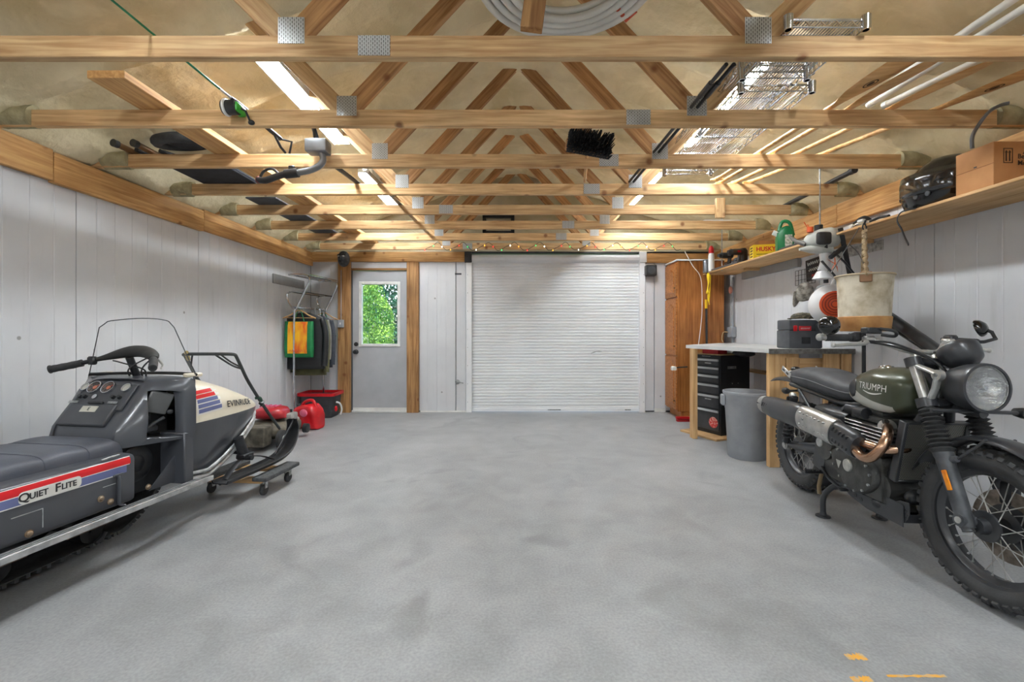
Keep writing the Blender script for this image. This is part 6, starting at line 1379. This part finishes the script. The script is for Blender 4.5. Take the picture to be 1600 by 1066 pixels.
# fishing rod
FR = thing('fishing_rod', 'green fishing rod with a reel lying across the nearest trusses', 'fishing rod', (-1.49, 2.40, ZC))
ROD = mat('rod_green', (44, 150, 110), .35, .2, (30, 120, 86), 10)
MB().tube([(0, -1.75, .008), (0, -.40, .014), (0, -.14, .016)], [.0025, .005, .006], 8).build('blank', ROD, FR)
MB().tube([(0, -.14, .016), (0, -.04, .018)], .0065, 8).build('foregrip', WHITEP, FR)
MB().tube([(0, -.05, .018), (0, .02, .02), (0, .12, .02), (0, .45, .018)], [.009, .013, .012, .014], 10).build('handle', BLACKP, FR)
for y in (-1.3, -.85, -.5): MB().torus((0, y, -.008+.02), .012, .0018, (0, 1, 0), 16, 5).build('line_guide', BLACKM, FR)
MB().cyl((-.055, -.02, -.02), (.02, -.02, -.02), .038, n=24).build('spool', BLACKP, FR); MB().torus((-.04, -.02, -.02), .038, .008, (1, 0, 0), 24, 8).build('spool_rim', WHITEP, FR)
MB().bx(-.01, .03, -.045, .045, -.045, .005, .01, 2).build('reel_body', mat('reel_green', (60, 190, 60), .4), FR)
MB().tube([(.03, -.01, -.02), (.05, 0, -.03), (.055, .03, -.07)], .006, 8).sphere((.06, .035, -.075), (.018, .014, .014), 12, 8).build('crank', BLACKP, FR)
MB().tube([(0, .38, .015), (.02, .42, -.05), (.03, .46, -.07)], .008, 8).tube([(.0, .45, .015), (.06, .48, .01), (.05, .47, -.07)], .007, 8).build('rod_trigger', BLACKP, FR)
# bent grey rack arm hanging before the third truss
RA = thing('rack_arm', 'grey bent steel rack arm with clamp hanging before the third truss', 'rack', tuple(P(497, 245, 2.98)))
o0 = P(497, 245, 2.98); rel = lambda px, py, d=2.98: P(px, py, d)-o0
GST = mat('rack_grey', (128, 130, 134), .4, .4, (112, 114, 118), 8)
MB().box(rel(497, 230), (.145, .10, .088), None, .012, 2).build('head_box', GST, RA)
MB().tube(spline([rel(502, 238), rel(505, 250), rel(499, 259), rel(485, 266), rel(465, 270)], 7), .021, 14).build('arm_tube', GST, RA)
MB().cyl(rel(466, 270), rel(446, 272), .03, n=16).box(rel(456, 265), (.04, .03, .05), None, .006).build('clamp', BLACKM, RA)
MB().tube(spline([rel(446, 272), rel(432, 276), rel(415, 282), rel(403, 281)], 5), .022, 10).build('cradle', BLACKM, RA); MB().tube(spline([rel(436, 272), rel(425, 264), rel(412, 268), rel(406, 279)], 5), .009, 8).build('strap_loop', BLACKM, RA); MB().sphere(rel(404, 281), (.02, .02, .026)).build('end_knob', mat('knob_rust', (120, 60, 50), .5), RA)
MB().tube([rel(492, 222), rel(490, 200)], .016, 8, flat=.4).tube([rel(490, 200), V((-.02, .10, ZC+.02-o0.z))], .016, 8, flat=.4).build('strap', BLACKP, RA)
# black folded stroller frame
FS = thing('folded_stroller', 'black folded stroller frame lying across the third and fourth trusses', 'stroller', (-2.30, 3.45, ZC))
for i, (a, b) in enumerate((((-.28, -.40, .03), (-.20, .55, .03)), ((.20, -.30, .03), (.05, .60, .03)), ((-.20, -.3, .06), (.18, .5, .06)), ((.22, -.2, .07), (-.12, .55, .07)))): MB().cyl(a, b, .016, n=10).build('frame_tube', BLACKM, FS)
MB().bx(-.25, .19, -.30, .45, .0, .012, .004).build('fabric_panel', mat('stroller_fabric', (40, 42, 48), .8, 0, (28, 30, 34), 14), FS, 0)
for x in (-.24, -.1, .05, .17): MB().bx(x-.02, x+.02, -.28, .4, .012, .035, .008).build('seat_fold', mat('stroller_fold', (54, 57, 66), .7), FS, 0)
MB().torus((.06, -.42, .075), .15, .035, (-.1, -.25, 1), 32, 10).build('wheel', RUBBER, FS); MB().cyl((.06, -.42, .06), (.06, -.42, .09), .11, n=20).build('wheel_disc', BLACKM, FS)
PB = thing('bronze_pipe', 'two bronze tubes with black caps beside the folded stroller', 'pipes', (-2.56, 3.0, ZC))
for x in (-.06, .07): c = MB().cyl((x, -.05, .022), (x-.01, .30, .022), .02, n=12).build('pipe', mat('bronze', (128, 96, 66), .4, .6), PB); MB().cyl((x-.004, -.08, .022), (x, -.05, .022), .025, n=14).build('end_cap', BLACKP, c)
ds = tag(MB().bx(-2.44, -2.16, 4.06, 5.95, ZC, ZC+.012, .002).build('dark_sheet', mat('sheet_dark', (74, 78, 84), .6), None, 0), 'dark grey plastic sheet lying on the trusses at far left', 'sheet')
def pole(name, label, x0, y0, x1, y1, r_, mt, cap_=None, z=0, cat='pole'):
    t = thing(name, label, cat, (x0, y0, ZC+z)); MB().cyl((0, 0, r_), (x1-x0, y1-y0, r_), r_, n=12).build('shaft', mt, t)
    MB().cyl((0, -.015, r_), (0, .03, r_), r_*1.25, n=12).build('end_cap', cap_ or BLACKP, t); return t
pole('chrome_pole', 'chrome tube lying along the trusses near the left strip light', -1.12, 3.38, -1.06, 5.6, .016, mat('pole_steel', (150, 146, 140), .35, .7), WHITEP)
pole('dark_pole', 'short dark pole lying beside the chrome tube above the fourth truss', -1.33, 3.28, -1.26, 3.98, .017, BLACKM)
pole('black_bar', 'black bar lying over the trusses above the right shelf', 2.62, 3.42, 2.68, 4.45, .02, BLACKP)
# push broom
PBm = thing('push_broom', 'black push broom head hanging over the third truss', 'broom', (0, 0, 0)); c = P(920, 228, 2.80); PBm.location = c
BRS = mat('bristle_black', (38, 38, 40), .9, 0, (24, 24, 25), 40, bump=.5, bs=200)
rot = (ZR(R(6)) @ YR(R(8))).to_3x3(); random.seed(5); m = MB()
for i in range(30):
    for j in range(9):
        a = rot @ V((-.135+.27*i/29, 0, -.06+.12*j/8)); b = rot @ V((-.135+.27*i/29+random.uniform(-.012, .012), -.075+random.uniform(-.012, .012), -.07+.14*j/8+random.uniform(-.01, .01))); m.tube([a, b], [.006, .0035], 4)
tag(m.build('bristles', BRS, PBm, 0), kind='stuff'); MB().box((0, .03, 0), (.29, .04, .075), rot, .008).build('head_block', W_WEB, PBm)
MB().cyl((0, .04, .01), (.12, .9, ZC+.035-c.z), .012, n=10).build('handle', W_PADDLE, PBm)
# white pipe coil and its prop
PC = thing('pipe_coil', 'white plastic pipe coil up in the roof above the nearest truss', 'pipe coil', (.245, 1.97, 2.73))
PEX = mat('pex_white', (226, 224, 216), .4, 0, (212, 210, 202), 6)
for k in range(4):
    for l in range(2): MB().torus((0, 0, .036*l), .40-.042*k-.004*l, .018, (0, 0, 1), 52, 10).build('turn', PEX, PC)
MB().tube([(.27, .20, -.005), (.33, .27, -.012), (.36, .22, -.0)], .014, 6, flat=.3).build('red_tie', mat('tie_red', (206, 84, 50), .5), PC)
pp_ = board('brace_stud', (.075, 1.80, ZC), (.12, 1.80, 2.708), .089, .038, W_POST, None, up=(1, 0, 0)); tag(pp_, 'short brown stud propping the white pipe coil on the nearest truss', 'stud')
# chrome wire shelves
def wire_shelf(label, x, y, z, wd, ln, rz=0):
    t = thing('wire_shelf', label, 'wire shelf', (x, y, z), rz, 'chrome wire shelves in the roof')
    n = 22; m = MB()
    for i in range(n): xx = lerp(.015, wd-.015, i/(n-1)); m.tube([(xx, 0, .036), (xx, ln, .036)], .0022, 5)
    tag(m.build('deck_wires', CHROME, t), kind='stuff')
    for k in range(5): MB().cyl((0, ln*k/4, .031), (wd, ln*k/4, .031), .0032, n=6).build('cross_wire', CHROME, t)
    for y_, in ((0,), (ln,)):
        m = MB().cyl((0, y_, .036), (wd, y_, .036), .0035, n=6).cyl((0, y_, .004), (wd, y_, .004), .0035, n=6); zg = [(wd*k/10, y_, .005 if k % 2 else .035) for k in range(11)]; m.tube(zg, .0028, 5); m.build('end_truss', CHROME, t)
    for x_ in (0, wd):
        m = MB().cyl((x_, 0, .036), (x_, ln, .036), .0035, n=6).cyl((x_, 0, .004), (x_, ln, .004), .0035, n=6); m.tube([(x_, ln*k/30, .005 if k % 2 else .035) for k in range(31)], .0028, 5); m.build('side_truss', CHROME, t)
        for y_ in (0, ln): MB().lathe([(.012, -.008), (.017, -.008), (.019, .05), (.014, .05), (.012, -.008)], 14, TR(x_, y_, 0)).build('corner_collar', CHROME, t)
wire_shelf('chrome wire shelf nearest the viewer, right above the first truss', 1.115, 1.80, ZC+.008, .315, .36)
wire_shelf('chrome wire shelf at the bottom of the stack over the second truss', 1.13, 2.20, ZC+.065, .35, 1.20, R(1))
wire_shelf('chrome wire shelf in the middle of the stack over the second truss', 1.17, 2.28, ZC+.008, .36, 1.20, R(-1))
wire_shelf('chrome wire shelf on top of the stack over the second truss', 1.155, 2.24, ZC+.125, .33, 1.20, R(-2))
# dark thin poles by the right web
for i, lb in enumerate(('thin black pole left of the wire shelves, nearer the web', 'thin black pole left of the wire shelves, farther from the web')):
    t = thing('tent_pole', lb, 'pole', (.985+.035*i, 2.05, ZC), R(1)); MB().cyl((0, 0, .012), (.0, 1.6, .012), .010, n=8).build('shaft', BLACKM, t); MB().cyl((0, .15, .012), (0, .28, .012), .014, n=8).build('sleeve', BLACKP, t)
# canoe paddles, grips towards the back wall
def paddle(label, g, b, rz_roll, logo=False, ln=1.55, tip=.54):
    g, b = V(g), V(b); t = thing('canoe_paddle', label, 'paddle', tuple(g), 0, 'canoe paddles across the trusses'); d = (b-g).normalized(); x = V((d.x, d.y, 0)).normalized(); sd = V((-x.y, x.x, 0)); up = V((0, 0, 1)); L_ = (b-g).length
    sd = (sd*math.cos(rz_roll)+up*math.sin(rz_roll)); nn = d.cross(sd)
    MB().tube([d*.03, d*(L_-tip)], [.014, .0145], 12, flat=1).build('shaft', W_PADDLE, t)
    MB().tube([sd*-.055, sd*-.04, sd*0+d*.005, sd*.04, sd*.055], [.008, .013, .015, .013, .008], 10).tube([d*.0, d*.06], [.022, .015], 10).build('grip', W_PADDLE, t)
    prof = [(0, .015, .014), (.06, .02, .013), (.12, .045, .01), (.20, .072, .007), (.32, .086, .006), (.44, .088, .005), (.51, .07, .004), (.54, .03, .003)]
    rings = []
    for s_, hw, th in prof:
        c = d*(L_-tip+s_); rings.append([c+sd*hw*math.cos(a)+nn*th*math.sin(a) for a in [2*PI*k/16 for k in range(16)]])
    bl = MB().loft(rings).build('blade', W_PADDLE, t, 50)
    if logo:
        c = d*(L_-tip+.26); n2 = nn if nn.z < 0 else -nn
        q = frame(c+n2*.0085, d, n2); INKB = mat('paddle_ink', (70, 44, 24), .6)
        m = MB().loft([[q @ V((.038*k*math.cos(a), .026*k*math.sin(a), h)) for a in [2*PI*j/24 for j in range(24)]] for k, h in ((1, 0), (1, .0008), (.84, .0008), (.84, 0))], False, True, True); m.build('maker_mark', INKB, bl, 0)
        MB().loft([[q @ V((.02*k*math.cos(a), .012*k*math.sin(a), h)) for a in [2*PI*j/16 for j in range(16)]] for k, h in ((1, 0), (1, .0008))]).build('maker_mark', INKB, bl, 0)
    return t
zp = ZC+.02
paddle('canoe paddle closest to the wire shelves, blade with an oval mark', (1.66, 3.62, zp), (1.80, 1.93, zp), R(8), True, tip=.54)
paddle('canoe paddle second from the wire shelves, plain edge-on blade', (1.72, 3.74, zp), (1.93, 2.02, zp+.005), R(16), False)
paddle('canoe paddle third from the wire shelves, under the white pipes', (1.84, 3.72, zp), (2.20, 2.05, zp+.005), R(14), False)
paddle('canoe paddle nearest the right wall, broad blade with an oval mark', (1.96, 3.70, zp), (2.52, 1.98, zp), R(6), True)
for i, (x0, y0, x1, y1, lb) in enumerate(((2.0, 2.52, 1.96, 1.02, 'white plastic pipe over the trusses, nearest the paddles'), (2.065, 2.55, 2.09, 1.05, 'white plastic pipe over the trusses, middle of the three'), (2.16, 2.56, 2.46, 1.25, 'white plastic pipe over the trusses, slanting towards the right wall'))):
    t = thing('white_pipe', lb, 'pipe', (x0, y0, ZC+.078), 0, 'white pipes across the trusses'); MB().tube([(0, 0, .016), (x1-x0, y1-y0, .016)], .0165, 14).build('pipe', PEX, t); MB().cyl((0, 0, .016), (-(x1-x0)*.02, -(y1-y0)*.02, .016), .019, n=14).build('coupling', PEX, t)
# grey flexible conduit by the box
fc = MB().tube(spline([P(1519, 232, 2.40), P(1519, 215, 2.40), P(1526, 200, 2.40), P(1544, 176, 2.39), P(1562, 165, 2.38), P(1577, 161, 2.36)], 7), .009, 8).build('flexible_conduit', GST, None); tag(fc, 'grey flexible conduit curving up behind the cardboard box', 'conduit')
# foam board, wood scrap
tag(MB().bx(2.12, 2.52, 4.92, 5.30, ZC, ZC+.02, .002).build('foam_board', WHITEP, None, 0), 'white foam board lying over the trusses above the shelf', 'board')
ws = board('wood_scrap', P(1125, 310, 4.24), P(1125, 341, 4.24), .085, .036, W_TRUSS, None, up=(1, 0, 0)); tag(ws, 'short wood block nailed to the fifth truss at right', 'block')
# black bracket frame on the gable
BF = thing('bracket_frame', 'black metal bracket frame high on the back gable', 'bracket', (-.20, YB-.10, 2.55))
for a in ((-.22, .22, .21, .25), (-.22, .22, 0, .03)): MB().bx(a[0], a[1], -.02, .02, a[2], a[3], .003).build('cross_bar', BLACKM, BF, 0)
for x in (-.2, .2): MB().bx(x-.025, x+.025, -.02, .10, 0, .25, .003).build('side_bar', BLACKM, BF, 0)
# string lights on the last truss
SL = thing('string_lights', 'string of tiny coloured lights wound along the last truss', 'string lights', (0, TY[8], ZP))
pts = []; random.seed(9)
for i in range(61):
    x = lerp(-1.2, 2.3, i/60); k = i % 6; pts.append((x, -.012, (.0, .03, .06, .095, .05, -.012)[k]+random.uniform(-.006, .006)))
MB().tube(spline(pts, 3), .0035, 5).build('wire', mat('wire_green', (40, 46, 40), .6), SL)
bulbs = [mat('bulb_red', (226, 60, 50), .3, em=1.0), mat('bulb_green', (70, 200, 110), .3, em=1.0), mat('bulb_white', (250, 244, 226), .3, em=1.4), mat('bulb_amber', (240, 170, 60), .3, em=1.0)]
bms = [MB().sphere((0, 0, 0), (.008, .008, .012), 8, 6).build('bulb', b_, None) for b_ in bulbs]
for i in range(0, 60, 2):
    o = bms[(i//2) % 4]
    if i >= 8: o = o.copy(); COL.objects.link(o)
    o.parent = SL; o.location = V(pts[i])+V((0, -.008, -.012))
